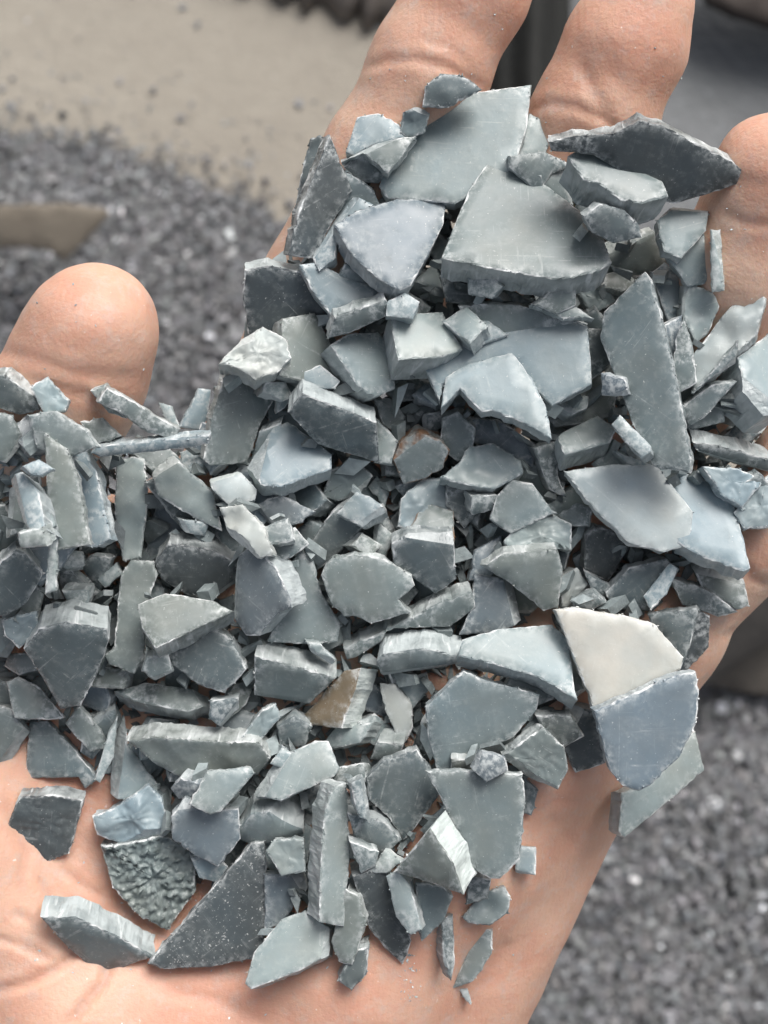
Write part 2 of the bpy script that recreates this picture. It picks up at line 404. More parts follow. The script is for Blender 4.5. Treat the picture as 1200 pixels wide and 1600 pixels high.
def chip_cloud(name, P, zlift, smin, smax, mat, base=None, spread=1.0, med=.2, slim=1.0):
    n = len(P)
    sz = np.random.uniform(smin, smax, n) * np.random.lognormal(0, .25, n)
    dim = np.stack([sz, sz * slim * np.random.uniform(.4, .9, n), sz * np.random.uniform(.12, .3, n)], 1) * .5
    shp = UNIT[None] * (1 + np.random.uniform(-.45, .25, (n, 8, 3))) * dim[:, None]
    yaw = np.random.uniform(0, 2 * math.pi, n); tx = np.random.normal(0, .55, n) * spread; ty = np.random.normal(0, .55, n) * spread
    cz, szn, cx, sx, cy, sy = np.cos(yaw), np.sin(yaw), np.cos(tx), np.sin(tx), np.cos(ty), np.sin(ty)
    x, y, z = shp[..., 0], shp[..., 1], shp[..., 2]
    y, z = y * cx[:, None] - z * sx[:, None], y * sx[:, None] + z * cx[:, None]
    x, z = x * cy[:, None] + z * sy[:, None], -x * sy[:, None] + z * cy[:, None]
    x, y = x * cz[:, None] - y * szn[:, None], x * szn[:, None] + y * cz[:, None]
    V = np.stack([x + P[:, 0:1], y + P[:, 1:2], z + zlift[:, None]], -1).reshape(-1, 3)
    Fq = (FACE[None] + (np.arange(n) * 8)[:, None, None]).reshape(-1, 4)
    tone = np.random.lognormal(math.log(med), .3, n)
    wht = np.random.rand(n) < .02; tone[wht] = np.random.uniform(.4, .7, wht.sum())
    tint = np.stack([np.random.uniform(.93, 1.04, n), np.ones(n), np.random.uniform(.98, 1.07, n)], 1)
    C = np.repeat(np.concatenate([tone[:, None] * tint, np.ones((n, 1))], 1), 8, 0)
    if base is not None:
        bv, bf = base; V = np.concatenate([V, bv]); Fq = np.concatenate([Fq, bf + n * 8])
        C = np.concatenate([C, np.tile([.07, .075, .08, 1], (len(bv), 1))])
    me = bpy.data.meshes.new(name)
    me.vertices.add(len(V)); me.vertices.foreach_set('co', V.ravel())
    me.loops.add(len(Fq) * 4); me.loops.foreach_set('vertex_index', Fq.ravel())
    me.polygons.add(len(Fq)); me.polygons.foreach_set('loop_start', np.arange(len(Fq)) * 4)
    at = me.color_attributes.new('tone', 'FLOAT_COLOR', 'POINT'); at.data.foreach_set('color', C.astype(np.float32).ravel())
    me.update(calc_edges=True); me.validate(); me.shade_flat()
    return link(name, me, [mat])
M_CHIPS = mat_chips()
def mat_shard():
    t = NT('small_shards'); a = t.n('ShaderNodeAttribute'); a.attribute_name = 'tone'
    n = t.noise(t.coord(False), 700, 4, .6)
    col = t.mix(1.0, a.outputs['Color'], t.mix(t.ramp(n, .3, .7), (.8, .8, .8), (1.25, 1.25, 1.25)), 'MULTIPLY')
    col = t.mix(t.ramp(n, .62, .72, 0, .5), col, (.5, .53, .52))
    return t.done(col, .45, t.bump(n, .0003, .8), .5)
M_SHARD = mat_shard()
lo, hi = np.array([-.45, -.25]), np.array([.45, .52])
P = np.random.uniform(lo, hi, (170000, 2)); s, h = mound(P)
keep = (s > 0) | (np.random.rand(len(P)) < .3 * np.exp(s / .010))
P, s, h = P[keep], s[keep], h[keep]
gx, gy = np.meshgrid(np.linspace(-.7, .7, 90), np.linspace(-.75, .6, 90), indexing='ij')
gp = np.stack([gx.ravel(), gy.ravel()], 1); gs, gh = mound(gp)
gz = np.where(gs > 0, gh - .004, -.01)
gi = np.arange(90 * 90).reshape(90, 90)
gq = np.stack([gi[:-1, :-1], gi[1:, :-1], gi[1:, 1:], gi[:-1, 1:]], -1).reshape(-1, 4)
pile = chip_cloud('flake_pile', P, h + np.random.uniform(-.003, .005, len(P)) + .003, .0024, .0054, M_CHIPS, (np.concatenate([gp, gz[:, None]], 1), gq), .6, .135)
tag(pile, 'mound of small ground grey plastic chips on the floor below the hand', 'chip pile', kind='stuff')
Q = np.random.uniform(lo, np.array([.6, .75]), (40000, 2)); s, h = mound(Q); u = np.random.rand(len(Q))
big = (s < -.004) & (u < .008 + .03 * np.exp(s / .05)); grit = (s < 0) & (u > 1 - .75 * np.exp(s / .03))
tag(chip_cloud('scattered_chips', Q[big], np.full(big.sum(), .0015), .0018, .005, M_CHIPS, None, .15, .2), 'tiny chips strewn over the dusty beige floor', 'chips', kind='stuff')
tag(chip_cloud('floor_grit', Q[grit], np.full(grit.sum(), .0008), .0012, .0026, M_CHIPS, None, .4, .2), 'fine grey grit fading out from the edge of the chip pile', 'grit', kind='stuff')

# layer | tone | thickness mm | facing | surface | outline in photo pixels on the flake's own plane | label
DATA = '''
1|d|3.5|0,.2|k.5|663,165 668,135 690,118 720,120 750,140 700,165|small dark faceted chunk at the topmost tip of the heap on the index finger
1|g|3|0,.25|k.4|628,205 632,178 650,170 668,180 662,205 640,212|small dark nub with a white rim just below the topmost dark chunk
1|lb|2|0,-.15||543,236 560,185 590,180 620,195 632,213 585,222 555,240|pale blue chip lying flat on the index finger near the top
2|o|2.5|0,-.1||536,250 585,222 648,214 625,245 605,268 570,238|olive grey flake tucked under the left edge of the big pale top plate
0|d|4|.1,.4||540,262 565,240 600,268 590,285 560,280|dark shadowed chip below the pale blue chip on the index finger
4|l|2.5|-.05,-.18||595,290 600,275 650,215 690,165 735,148 828,134 820,200 800,262 735,300 710,315 690,312 610,308|big pale grey plate with a curved left edge at the top of the heap
3|l|2|.1,-.1||828,180 845,190 858,215 850,240 820,250 805,248|pale narrow flake behind the right edge of the big pale top plate
2|k|3.6|0,.55|c1.2|860,222 900,212 960,208 1000,188 1030,195 1090,225 1140,250 1160,268 1155,285 1100,300 1050,312 1020,305 990,275 930,240 865,236|long dark lens shaped plate standing between the middle and ring fingers
3|g|6|.08,-.32||890,245 915,230 1000,258 1025,265 1042,305 1000,315 970,308 940,285 915,280|thick grey chunk with a shiny dent in front of the long dark lens shaped plate
3|d|3|.1,.3|c-.6|915,338 940,322 975,332 995,350 1000,370 960,378 930,364|small cupped dark flake with white rim right of the large olive plate
2|l|2.5|.05,-.15||1030,345 1055,322 1105,330 1100,360 1065,400 1040,390|pale chip beside the ring finger below the thick grey chunk
2|o|3|.05,.35||940,392 1005,368 1020,364 1040,402 1030,425 985,430 940,440|olive flake with a white top rim right of the large olive plate corner
2|l|3|-.2,.1||1110,362 1127,358 1130,450 1112,455|thin pale upright strip against the ring finger
1|l|2|0,0|c.5|1040,395 1075,385 1105,362 1110,400 1100,440 1075,445|pale curved shard under the thin upright strip at the ring finger
3|g|2.5|.1,.15||800,245 850,240 890,258 860,270 840,300 800,262|grey chip wedged between the big pale top plate and the large olive plate
2|g|3|.3,.1||838,278 885,256 895,320 865,315|small upright chip right of the large olive plate's upper edge
2|k|3|.42,.18||515,213 548,300 520,340 490,400 452,396 470,330 490,280|dark pointed blade standing against the index finger
1|d|2.5|-.1,.1|k.3|484,220 500,214 506,226 488,275 470,330 458,375 452,370 470,290|thin dark sliver on the left side of the dark pointed blade
3|lb|2.5|-.1,-.15||490,398 540,302 582,322 570,340 530,365 525,400 500,420|pale blue flake right of the dark pointed blade
5|b|3.5|.12,-.3||525,352 560,332 620,314 695,314 690,350 665,400 640,443 625,450 590,430 555,400|scratched blue grey flake shaped like a rounded triangle near the top
5|o|5|.03,-.36||770,246 800,262 850,290 910,335 935,360 953,408 935,420 890,432 860,432 780,418 693,402 708,365 735,300|large thick olive grey plate with a rounded back at the top of the heap
2|k|4.5|.08,.48||385,424 420,419 470,428 500,448 525,490 500,520 430,530 390,520 383,470|dark brown grey plate with pale top rim beside the index finger
3|lb|2|.1,-.1|c-.8|470,415 500,410 540,435 580,445 602,435 590,470 545,480 520,490 490,450|pale blue curved flake right of the dark brown grey plate
4|g|4|.12,.5||515,527 525,495 600,470 608,482 600,495 545,520|narrow grey bar below the pale blue curved flake
1|g|2|0,0||605,465 640,460 672,480 660,495 620,490|small grey chip below the tip of the scratched rounded triangle
3|o|4|.36,-.08||443,500 492,492 515,540 526,585 500,600 440,585|upright olive grey slab below the dark brown grey plate
3|w|5|.1,-.2|k.8|345,570 380,530 410,512 445,535 452,560 430,580 400,590 370,575|glassy whitish broken lump on the left shoulder of the heap
3|g|3.2|.3,.12||358,568 425,628 405,660 385,720 330,725 320,715 335,650|tall grey slab leaning at the edge of the gap beside the index finger
1|lb|2.5|.2,0||283,665 310,610 328,612 322,650 315,670|pale blue strip upright in the gap between thumb and index finger
4|lb|2.5|0,.35||145,708 155,698 325,680 322,694 290,700 160,714|long thin pale stick lying level right of the thumb
3|l|5|.42,-.18||520,540 545,525 590,522 608,545 615,605 585,618 560,600|pale rounded square chip left of the thick pale block
3|l|6.5|.18,-.34||612,492 690,490 720,545 690,555 625,560|thick pale block with shaded left side in the upper middle
2|g|3|0,.25||720,480 745,476 810,480 880,494 915,507 860,512 800,527 740,507|long grey flake behind the pair of overlapping pale blue plates
2|l|2|0,-.1||735,530 738,498 760,502 790,522 755,535|small pale chip behind the pair of overlapping pale blue plates
3|lb|3.2|-.05,-.14||665,572 720,535 800,515 885,503 915,510 922,600 860,632 830,600 800,570 740,580 695,600 690,625|rear one of two overlapping pale blue plates in the upper middle
5|lb|3|-.03,-.22||692,638 700,590 730,572 800,552 830,595 850,635 860,685 820,660 770,637 755,640 722,608|front one of two overlapping pale blue plates in the upper middle
2|d|2.5|.1,.15||915,515 955,518 970,540 940,580 925,590|dark grey chip left of the tall smooth plate
1|o|2.5|0,-.1||855,645 920,600 935,580 960,620 955,650 900,660 870,665|olive chip under the corner of the rear pale blue plate
6|g|2.6|-.3,-.04||945,490 1008,427 1018,440 1047,560 1079,715 1074,735 1020,725 990,660 965,590 940,530|tall smooth grey plate with white right edge on the right side
3|lb|2|.1,-.1||1020,428 1040,412 1070,445 1070,490 1045,500|pale blue chip behind the top of the tall smooth plate
3|l|3|.1,0|k.6|1075,445 1110,460 1120,480 1105,520 1085,535 1070,490|crinkled pale flake right of the tall smooth plate's top
4|o|2|-.15,.05||1068,500 1080,540 1088,595 1060,612 1053,570 1058,530|olive leaf shaped flake standing right of the tall smooth plate
3|b|2|.3,0||1040,510 1066,495 1062,560 1050,590|blue grey sliver between the tall smooth plate and the olive leaf shaped flake
3|w|3.5|-.2,-.2|k.6|1080,562 1120,510 1175,445 1195,470 1180,520 1140,560 1085,610|long glassy pale shard on the right slope below the ring finger
4|g|2.5|-.1,.2||1085,612 1140,552 1152,537 1147,570 1110,592|slim grey chip on the lower edge of the long glassy pale shard
4|l|7|.24,-.34||1155,560 1200,525 1225,535 1225,640 1200,640 1168,605|thick pale block cut by the right photo edge
3|g|3|0,.2||1062,640 1110,605 1150,598 1100,650 1070,668|grooved grey chip under the long glassy pale shard
4|d|4.5|-.02,.58||1085,692 1120,697 1200,718 1225,722 1225,738 1150,733 1095,710|thick dark slab with white broken top at the right photo edge
2|lb|2.5|.1,-.1|k.3|1100,730 1150,735 1190,750 1160,790 1130,770|pale blue broken chip below the thick dark slab
2|lb|3|-.1,-.1|k.4|1150,800 1200,745 1225,780 1210,820 1165,825|pale blue lump beside bare skin at the right photo edge
1|d|3|.1,.3||1150,760 1190,745 1215,770 1180,800|dark chip between the two pale blue chips at the right
5|w|3|0,-.12||885,738 960,728 1025,730 1080,800 1075,848 1035,860 985,846 935,798|whitish grey plate lying on a larger pale blue one at the right
4|lb|4.5|-.05,-.3||960,705 1020,728 1120,755 1145,790 1170,885 1160,890 1100,868 1060,845 1050,800 1000,740|large pale blue plate with crumbly lower edge at the right
3|o|2.5|-.05,-.05||1080,878 1160,905 1168,945 1150,950 1100,918|olive plate under the crumbly edge of the large pale blue plate
1|d|3|0,.2||1050,905 1105,925 1150,955 1120,962 1070,945|dark tapered chip under the olive plate near the palm edge
4|l|5.5|.06,-.5||875,682 900,660 930,650 960,670 950,690 910,700 885,708|thick stubby chip with a bright top left of the tall smooth plate's foot
6|lb|3|-.25,-.2||958,665 970,650 1014,695 1014,703 1000,712|small pale blue stick against the tall smooth plate's left edge
3|l|2.5|0,-.1||930,722 960,705 1000,715 1045,737 960,740|pale flake behind the top edge of the whitish grey plate
6|d|5|.05,.58||452,645 475,617 585,660 590,722 500,692|thick dark slab with bright top side in the upper left of the heap
2|l|2.5|.2,0||430,595 440,580 470,590 460,622 435,642|small pale shard left of the thick dark slab with bright top
3|lb|2|0,-.1||470,585 500,573 528,595 520,605 470,605|small pale blue chip behind the thick dark slab with bright top
4|lb|4|.05,-.32||388,720 430,670 450,662 515,710 515,732 480,742 440,758 410,755|glossy pale blue flake below the thick dark slab with bright top
4|l|2.5|-.2,-.1||588,655 618,690 610,722 590,720|pale wedge at the right end of the thick dark slab with bright top
3|g|2.5|.15,0||585,625 610,625 630,650 620,675 600,660|small grey chip under the pale rounded square chip
4|g|4.5|0,.32||617,718 630,695 655,680 685,690 700,705 690,730 665,745 632,755|rounded grey flake with a rusty brown top rim in the middle
4|g|4|-.1,.25||692,655 715,646 740,672 735,710 715,718 690,700|square grey chip right of the flake with rusty brown rim
3|d|3|0,.2||660,650 690,645 692,665 665,680|dark chip behind the flake with rusty brown rim
3|b|3|.05,.12||735,655 780,660 835,695 830,730 780,702 740,690|blue grey flake under the front pale blue plate
4|l|4|.05,-.22|k.45|690,745 720,725 735,700 770,695 810,720 815,738 770,762 730,755|ribbed pale flake with white streaks in the middle
4|g|2.2|0,-.05||768,810 780,775 800,752 830,758 858,795 865,800 800,830|smooth grey flake below the ribbed pale flake
3|lb|3|.1,-.1|k.4|630,780 660,752 690,750 710,790 690,800 650,835 625,820|glossy pale blue lump below the flake with rusty brown rim
2|d|3|.1,.2||700,760 735,770 745,800 725,822 700,790|dark chip below the ribbed pale flake's left end
4|d|4|.05,.3||615,850 640,838 706,838 710,903 680,925 620,882|dark five sided face at the heap's centre below a brown stained chip
3|o|5|0,-.35||636,838 662,788 706,800 708,842|brown stained pale chip at the heap's centre
2|l|2.5|.1,0||585,870 588,815 615,840 600,870|pale triangle chip left of the dark five sided face
3|d|3.5|-.1,.25||470,870 520,802 540,790 575,815 530,860 495,890|dark grey flake slanting up to a pale tip left of centre
4|lb|4|-.15,-.2||528,802 558,770 592,788 598,798 565,818|pale blue blocky tip left of centre above the round brownish flake
4|o|3|0,.12|c.8|505,900 520,875 555,867 600,875 640,900 645,915 620,935 640,955 580,970 560,960 540,960 520,940|round brownish olive flake with a notched lower edge at the centre
3|g|2.5|.2,.1||590,922 635,907 652,925 620,967 600,952|grey chip under the right end of the round brownish flake
3|g|3|.1,0||445,895 470,862 490,880 500,930 530,975 525,1000 480,1003 420,1000 440,960|tall grey flake left of the round brownish flake
5|b|5|-.36,.1||368,900 375,870 395,855 430,890 450,935 452,948 432,955 405,990 385,990 365,960|blue grey plate with pale right edge left of centre
6|o|3.2|0,.26||755,887 790,866 868,860 876,890 870,948 848,952 800,910|smooth olive grey shield shaped plate right of centre
3|b|2.5|.1,0||735,905 745,862 765,850 782,840 785,870 765,905|blue grey flake behind the shield shaped plate's left edge
4|l|3.5|0,-.1|k.7|790,845 810,825 840,810 865,808 890,820 890,858 860,855 820,855 800,862|crumpled pale chip on top of the shield shaped plate
3|k|3|.1,.2||915,890 918,840 930,825 965,835 985,850 960,890 950,905|dark blue chip below the whitish grey plate
3|d|3|0,.15||950,925 985,890 1040,875 1050,885 1015,930 1010,950 960,950|dark slab right of the small white crumb above the whitish triangle
5|lb|2.5|-.2,-.1||1008,930 1045,883 1057,890 1040,925 1018,950|pale blue bar across the dark slab above the whitish triangle
4|w|4|.15,0|k.5|878,905 900,890 920,920 890,950 880,945|small white crumb above the left corner of the whitish triangle
3|d|2|0,.2||915,895 950,915 955,930 930,932|small dark shard right of the small white crumb
6|c|3|.03,-.05||870,955 905,952 985,967 1020,977 1040,1000 1065,1027 1060,1045 1010,1075 980,1088 945,1105 930,1105 905,1040|whitish cream triangle plate, the palest large flake, at the right
4|d|2.5|-.2,.12||1015,962 1085,952 1090,957 1075,1010 1060,1050 1040,1000 1020,977|dark plate behind the whitish cream triangle
2|k|2.5|.2,.2||1088,957 1108,965 1105,1010 1075,1045 1062,1045|nearly black sliver at the palm edge right of the whitish cream triangle
7|b|3|.04,.04||932,1112 980,1092 1030,1067 1060,1057 1085,1052 1090,1080 1085,1130 1060,1180 1020,1220 1000,1233 975,1225 955,1200 945,1160|blue grey half round plate overhanging the palm edge
5|l|3|.35,-.08||975,1238 1020,1220 1075,1150 1085,1145 1098,1205 1020,1270 978,1306 970,1298|pale triangle under the half round plate, hanging over the palm edge
4|l|5.5|.03,-.42||725,1000 780,985 860,978 885,1000 895,1075 900,1092 840,1055 780,1038 720,1025|thick pale plate with dark lower edge left of the whitish cream triangle
6|g|6|-.02,.52||592,1034 602,1024 660,1016 722,1027 690,1050 630,1055 600,1062|thick rounded bar with bright top just below the centre
4|o|4|.05,.34||540,1012 600,988 690,940 735,926 740,950 700,980 610,982 600,1000 560,1025 545,1030|long slanting olive flake above the thick rounded bar
3|b|2.5|0,.05||742,900 800,910 815,972 770,985 720,990 740,950|smooth blue grey plate below the shield shaped plate
4|g|3|0,.06||668,1105 725,1052 760,1067 840,1087 835,1110 800,1150 700,1202 685,1200 672,1150|large smooth grey plate with a faint fold below the thick pale plate
4|o|4|.1,.05|k.35|790,1182 830,1152 850,1140 880,1170 885,1200 870,1230 830,1215|rough brownish chip at the palm edge below the thick pale plate
2|d|2.5|0,.2||840,1120 890,1120 910,1150 880,1165 850,1137|dark chip above the rough brownish chip
1|k|3|.1,.2||890,1105 930,1115 945,1190 900,1205 880,1160|nearly black flake left of the half round plate
5|t|5.5|-.55,-.12||478,1115 535,1052 562,1046 533,1135 490,1130|tan brown block with a bright white right side below the centre
4|w|2|-.05,-.05||595,1070 620,1074 640,1100 643,1135 630,1160 620,1145 605,1110|bluish white pointed chip right of the tan brown block
3|l|2|0,0||620,1067 665,1054 670,1075 645,1105 640,1090|pale chip with a dark spot under the thick rounded bar
5|o|5.5|-.03,.5||400,1026 460,1043 522,1060 478,1100 400,1098|olive grey block with a slanting pale top left of the tan brown block
6|l|2.5|.1,.1|k.5|480,1005 500,1009 522,1028 516,1038 490,1020|tiny crumpled crumb on the pale top of the olive grey block
2|d|3|0,.3||435,1137 460,1122 485,1137 475,1167 440,1162|dark wedge below the olive grey block
3|l|3|.1,0|k.5|380,1150 410,1112 430,1102 435,1122 405,1157|glassy pale splinter below the olive grey block's left end
5|l|3|0,-.22||398,1233 430,1190 490,1160 510,1160 528,1200 518,1213 440,1248 400,1242|pale grey flake with a sharp right tip above the tall ribbed strip
4|l|2.5|0,-.1||425,1192 440,1172 465,1182 440,1197|small pale chip behind the flake with a sharp right tip
4|o|4.5|-.02,.42|k.25|200,1158 240,1152 330,1160 400,1160 420,1185 400,1210 340,1217 300,1220 250,1195|broad rough flake with a pale blue upper edge in the lower left of the heap
6|l|2.5|.1,-.1||300,1255 325,1207 390,1200 395,1210 345,1265 330,1270|small pale plate on the broad rough flake's lower edge
4|b|3|.05,.1||270,1277 290,1252 330,1270 370,1265 372,1310 340,1352 300,1330 272,1310|blue grey square plate above the dark speckled triangle
4|g|5|0,.36|c1.5|365,1305 395,1268 440,1260 470,1278 472,1300 400,1312|half tube shaped piece with a white stripe left of the tall ribbed strip
4|l|3.5|0,-.1|k.4|418,1330 430,1315 472,1312 475,1360 440,1366|pale square crumb below the half tube shaped piece
6|l|4.5|.38,0||508,1270 522,1232 541,1226 544,1330 538,1445 500,1438 503,1350|tall ribbed pale strip standing in the lower middle
3|b|2.5|0,.05||415,1370 470,1370 478,1390 440,1440 415,1452|blue grey flake between the dark speckled triangle and the tall ribbed strip
5|l|5|-.12,-.28||385,1535 400,1488 440,1440 475,1425 512,1452 508,1492 470,1512 395,1543|thick pale olive plate at the bottom edge of the heap
4|o|3|-.15,.05||520,1470 540,1392 560,1402 570,1440 550,1505 530,1500|pointed olive flake right of the tall ribbed strip's foot
3|d|4|0,.1|k.4|530,1530 550,1490 575,1482 570,1520 550,1543|dark crumb on the palm below the tall ribbed strip
4|k|4|.12,.2||553,1372 580,1362 610,1362 640,1468 635,1490 628,1504 605,1482 580,1450|dark pointed blade near the bottom pointing at a white dust streak
5|l|2.5|-.2,0||605,1372 625,1364 640,1390 657,1450 640,1458 620,1430|pale narrow chip on the right side of the bottom dark blade
4|g|3|.1,.1|k.3|650,1382 690,1387 705,1402 690,1440 660,1468 658,1430|grey crinkled chip below the bright green grey wedge
7|o|6.5|-.4,.3||618,1362 655,1320 672,1298 705,1350 722,1396 680,1380|bright green grey wedge with a gleaming white right side
6|d|3.2|0,.06||575,1217 600,1192 650,1174 680,1220 685,1240 640,1300 630,1310 610,1275 580,1250|dark worn five sided flake above the bright green grey wedge
5|g|3|.2,0||550,1227 570,1217 575,1255 580,1285 560,1270|small grey chip on the left of the dark worn five sided flake
5|g|2.5|-.02,0||668,1207 720,1207 815,1212 818,1250 810,1340 780,1370 765,1370 735,1350 710,1290 690,1245|large smooth grey plate near the lower right palm edge
4|lb|2.5|0,-.1||808,1324 836,1327 835,1365 808,1362|small pale blue square sticking out of the large smooth plate's right edge
4|g|2|-.1,0||818,1217 838,1237 830,1272 818,1267|small grey chip at the upper right corner of the large smooth lower plate
4|d|3|.1,.2||545,1272 600,1287 625,1312 600,1332 560,1312|dark chip under the dark worn five sided flake
5|g|2|.1,.2||548,1317 590,1332 585,1352 565,1362|small pointed grey shard above the bottom dark blade
5|l|2|-.1,0||588,1352 600,1332 627,1347 602,1362 575,1362|small pale arrow shaped shard left of the bright green grey wedge
4|g|3|0,-.1|k.5|725,1432 750,1402 785,1387 795,1402 790,1425 765,1443 735,1440|mottled grey crumb on the palm below the large smooth lower plate
4|l|2|-.15,.1||708,1543 745,1457 755,1452 767,1457 765,1490 740,1530|pale sliver lying alone on the skin at the bottom right
3|w|1|0,0||718,1547 730,1550 735,1567 728,1560|tiny white curl at the tip of the pale sliver on the skin
3|d|3|.3,0||690,1440 708,1432 710,1500 705,1530 695,1500|thin dark upright sliver left of the pale sliver on the skin
2|d|3|0,.2||735,1372 765,1377 760,1402 730,1412|dark chip below the foot of the large smooth lower plate
4|o|3|.05,0||70,678 105,705 120,750 140,848 92,856 80,850 75,760|tall olive flake with a sharp top below the thumb
3|lb|3|-.15,-.05||105,707 130,702 150,740 172,840 150,852 135,850 118,750|pale blue side piece right of the tall olive flake
5|l|3.5|.1,0|k.35|183,722 205,717 225,720 228,780 220,868 192,873 182,800|upright pale strip right of the tall olive flake
4|l|3|.1,.1|k.3|240,740 270,714 330,770 345,828 310,810 250,775|crinkled olive white sliver slanting down left of the bright chip
5|w|2.5|-.1,-.1|k.7|345,795 380,792 410,825 425,865 400,868 360,835|whitish crinkled ribbon below the bright chip
4|w|3|.05,-.15|c1|330,745 370,738 398,765 395,780 360,788 335,765|shiny bright white chip beside the tall grey slab's foot
4|k|6|.05,.42||245,880 265,852 330,862 370,880 368,910 330,935 290,925 255,905|large dark flake with a pale ragged top left of the blue grey plate
5|o|5|.02,-.36||218,945 260,930 330,940 362,955 300,982 245,1010 225,980|pale olive wedge below the large dark ragged flake
4|d|3.5|-.05,.1||258,1027 300,1002 330,982 360,1002 382,1045 350,1080 310,1067|dark blue grey chip below the pale olive wedge
4|o|4.5|.12,0|k.3|180,1010 190,900 205,878 240,880 245,900 225,950 225,1020 210,1050 172,1035 165,1020|folded upright olive strip left of the pale olive wedge
5|d|7|.08,.36||40,1015 62,985 105,975 165,985 168,1000 150,1050 125,1100 95,1105 70,1060|big dark shield shaped flake with a pale blue broken top at the left
4|lb|3|.1,0|k.5|5,970 55,957 60,985 30,1010 10,992|crinkled pale blue bit left of the big dark shield shaped flake
5|o|4.5|0,-.52||182,1080 230,1068 320,1080 330,1097 290,1110 210,1094|olive slab with a dark front below the dark blue grey chip
4|d|3|0,.1||330,1097 370,1092 368,1112 345,1132 330,1122|dark chip at the right end of the olive slab
4|g|3|.1,-.1||12,1067 30,1060 60,1077 98,1120 70,1122 25,1120|grey wedge left of the palm gap at the left photo edge
5|g|2|0,0||42,1215 48,1130 75,1130 105,1162 150,1215 130,1230 120,1212|smooth grey flake with a hooked corner on the left of the palm
4|g|2.5|0,.05||-20,1102 20,1112 40,1147 10,1195 -20,1205|grey flake cut by the left photo edge beside the hooked corner flake
3|o|2.5|.1,.1||105,1132 125,1107 155,1142 165,1167 140,1172|olive chip above the smooth flake with a hooked corner
3|l|3|.2,-.05||175,1240 180,1150 195,1122 200,1167 245,1225 215,1243 187,1246|pale upright chip left of the broad rough flake
3|l|1.5|.2,0||150,1215 168,1152 183,1122 175,1182 157,1220|thin pale sliver between the hooked corner flake and the pale upright chip
3|d|4.5|.02,.42||-20,592 10,590 55,622 60,640 30,645 -20,630|dark flake with a pale top at the left edge below the thumb
3|l|3|.1,0|k.6|50,607 75,592 105,625 100,640 70,642|crumpled pale crumb just below the thumb
4|o|3|.22,.2||155,630 170,608 190,618 250,655 280,668 270,682 230,674 190,645|olive flake with a pale upper edge in front of the thumb tip
3|l|2|0,.2||143,612 165,604 175,627 195,652 170,642|small pale shard left of the olive flake in front of the thumb tip
3|l|1.5|.1,0||250,632 268,638 278,664 265,670|small pale tab right of the olive flake in front of the thumb tip
3|o|2.5|.2,.1||-20,645 20,652 35,690 10,720 -20,710|olive flake at the left photo edge below the thumb
3|g|2.5|0,.1|c-.5|45,650 85,647 130,672 150,697 110,710 60,700|curved grey flake left of the long thin pale stick
2|o|2|0,-.1||128,660 160,655 187,680 150,690|olive chip above the left end of the long thin pale stick
4|lb|5|-.2,-.22||12,750 35,740 58,770 70,825 50,828 35,810|pale blue chunky piece left of the tall olive flake
4|d|4.5|.22,.28||-15,895 25,862 40,868 65,898 40,940 10,960 -15,955|dark green grey block at the left photo edge above the crinkled pale blue bit
5|l|2.5|.1,0||78,832 90,832 88,920 71,925|slim pale stick upright below the tall olive flake
2|d|2.5|0,.2||90,870 150,930 100,937|dark triangular chip below the tall olive flake
3|d|2.5|-.1,.2||125,882 145,872 175,872 155,922|dark notched chip left of the upright pale strip's foot
4|l|2|0,0||155,905 180,882 188,897 165,915|tiny pale chip at the foot of the upright pale strip
2|b|2.5|0,0||395,792 440,777 490,800 470,815 430,822|blue grey chip right of the whitish crinkled ribbon
2|g|2.5|.1,0||420,837 460,827 480,850 440,880|grey chip above the tall grey flake left of centre
3|g|3|0,.1|k.3|505,775 520,737 555,722 580,745 560,770 530,780|grey crinkled chip below the glossy pale blue flake
4|l|2|0,0||578,762 590,747 605,770 600,790|small pale upright chip above the pale blue blocky tip
2|d|3|.2,.1||835,702 870,692 870,740 885,775 860,762|dark olive chip left of the whitish grey plate
3|k|3.6|.05,.2|k.35|15,1290 30,1250 80,1246 127,1254 112,1310 105,1330 70,1345 35,1315|black angular chip lying alone on the bare palm at the left
6|lb|4|.05,0|k.7|147,1275 180,1265 230,1230 250,1250 262,1285 240,1313 190,1316 155,1303|crinkled pale blue piece above the rough pebbled flake
4|o|4|.05,.05|r|160,1322 200,1320 255,1307 300,1332 303,1390 260,1450 215,1423 180,1385|rough pebbled grey flake on the lower left palm
7|k|2.6|.03,.03||232,1505 300,1430 390,1322 412,1318 415,1400 410,1493 330,1508 260,1512|large dark speckled triangle near the bottom left
5|g|4.8|.08,.5||65,1434 120,1436 175,1462 238,1494 185,1512 148,1515 105,1477|grey crescent flake with a broad pale rim, lowest left on the palm
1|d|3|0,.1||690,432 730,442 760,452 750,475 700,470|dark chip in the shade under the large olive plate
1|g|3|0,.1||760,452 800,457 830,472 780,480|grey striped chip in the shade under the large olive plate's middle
2|l|2|0,-.1|k.3|830,477 880,472 925,497 880,494|fuzzy pale chip below the large olive plate's right half
2|l|2|.1,0|k.4|905,457 945,447 960,470 925,490|small torn pale chip left of the tall smooth plate's top
'''

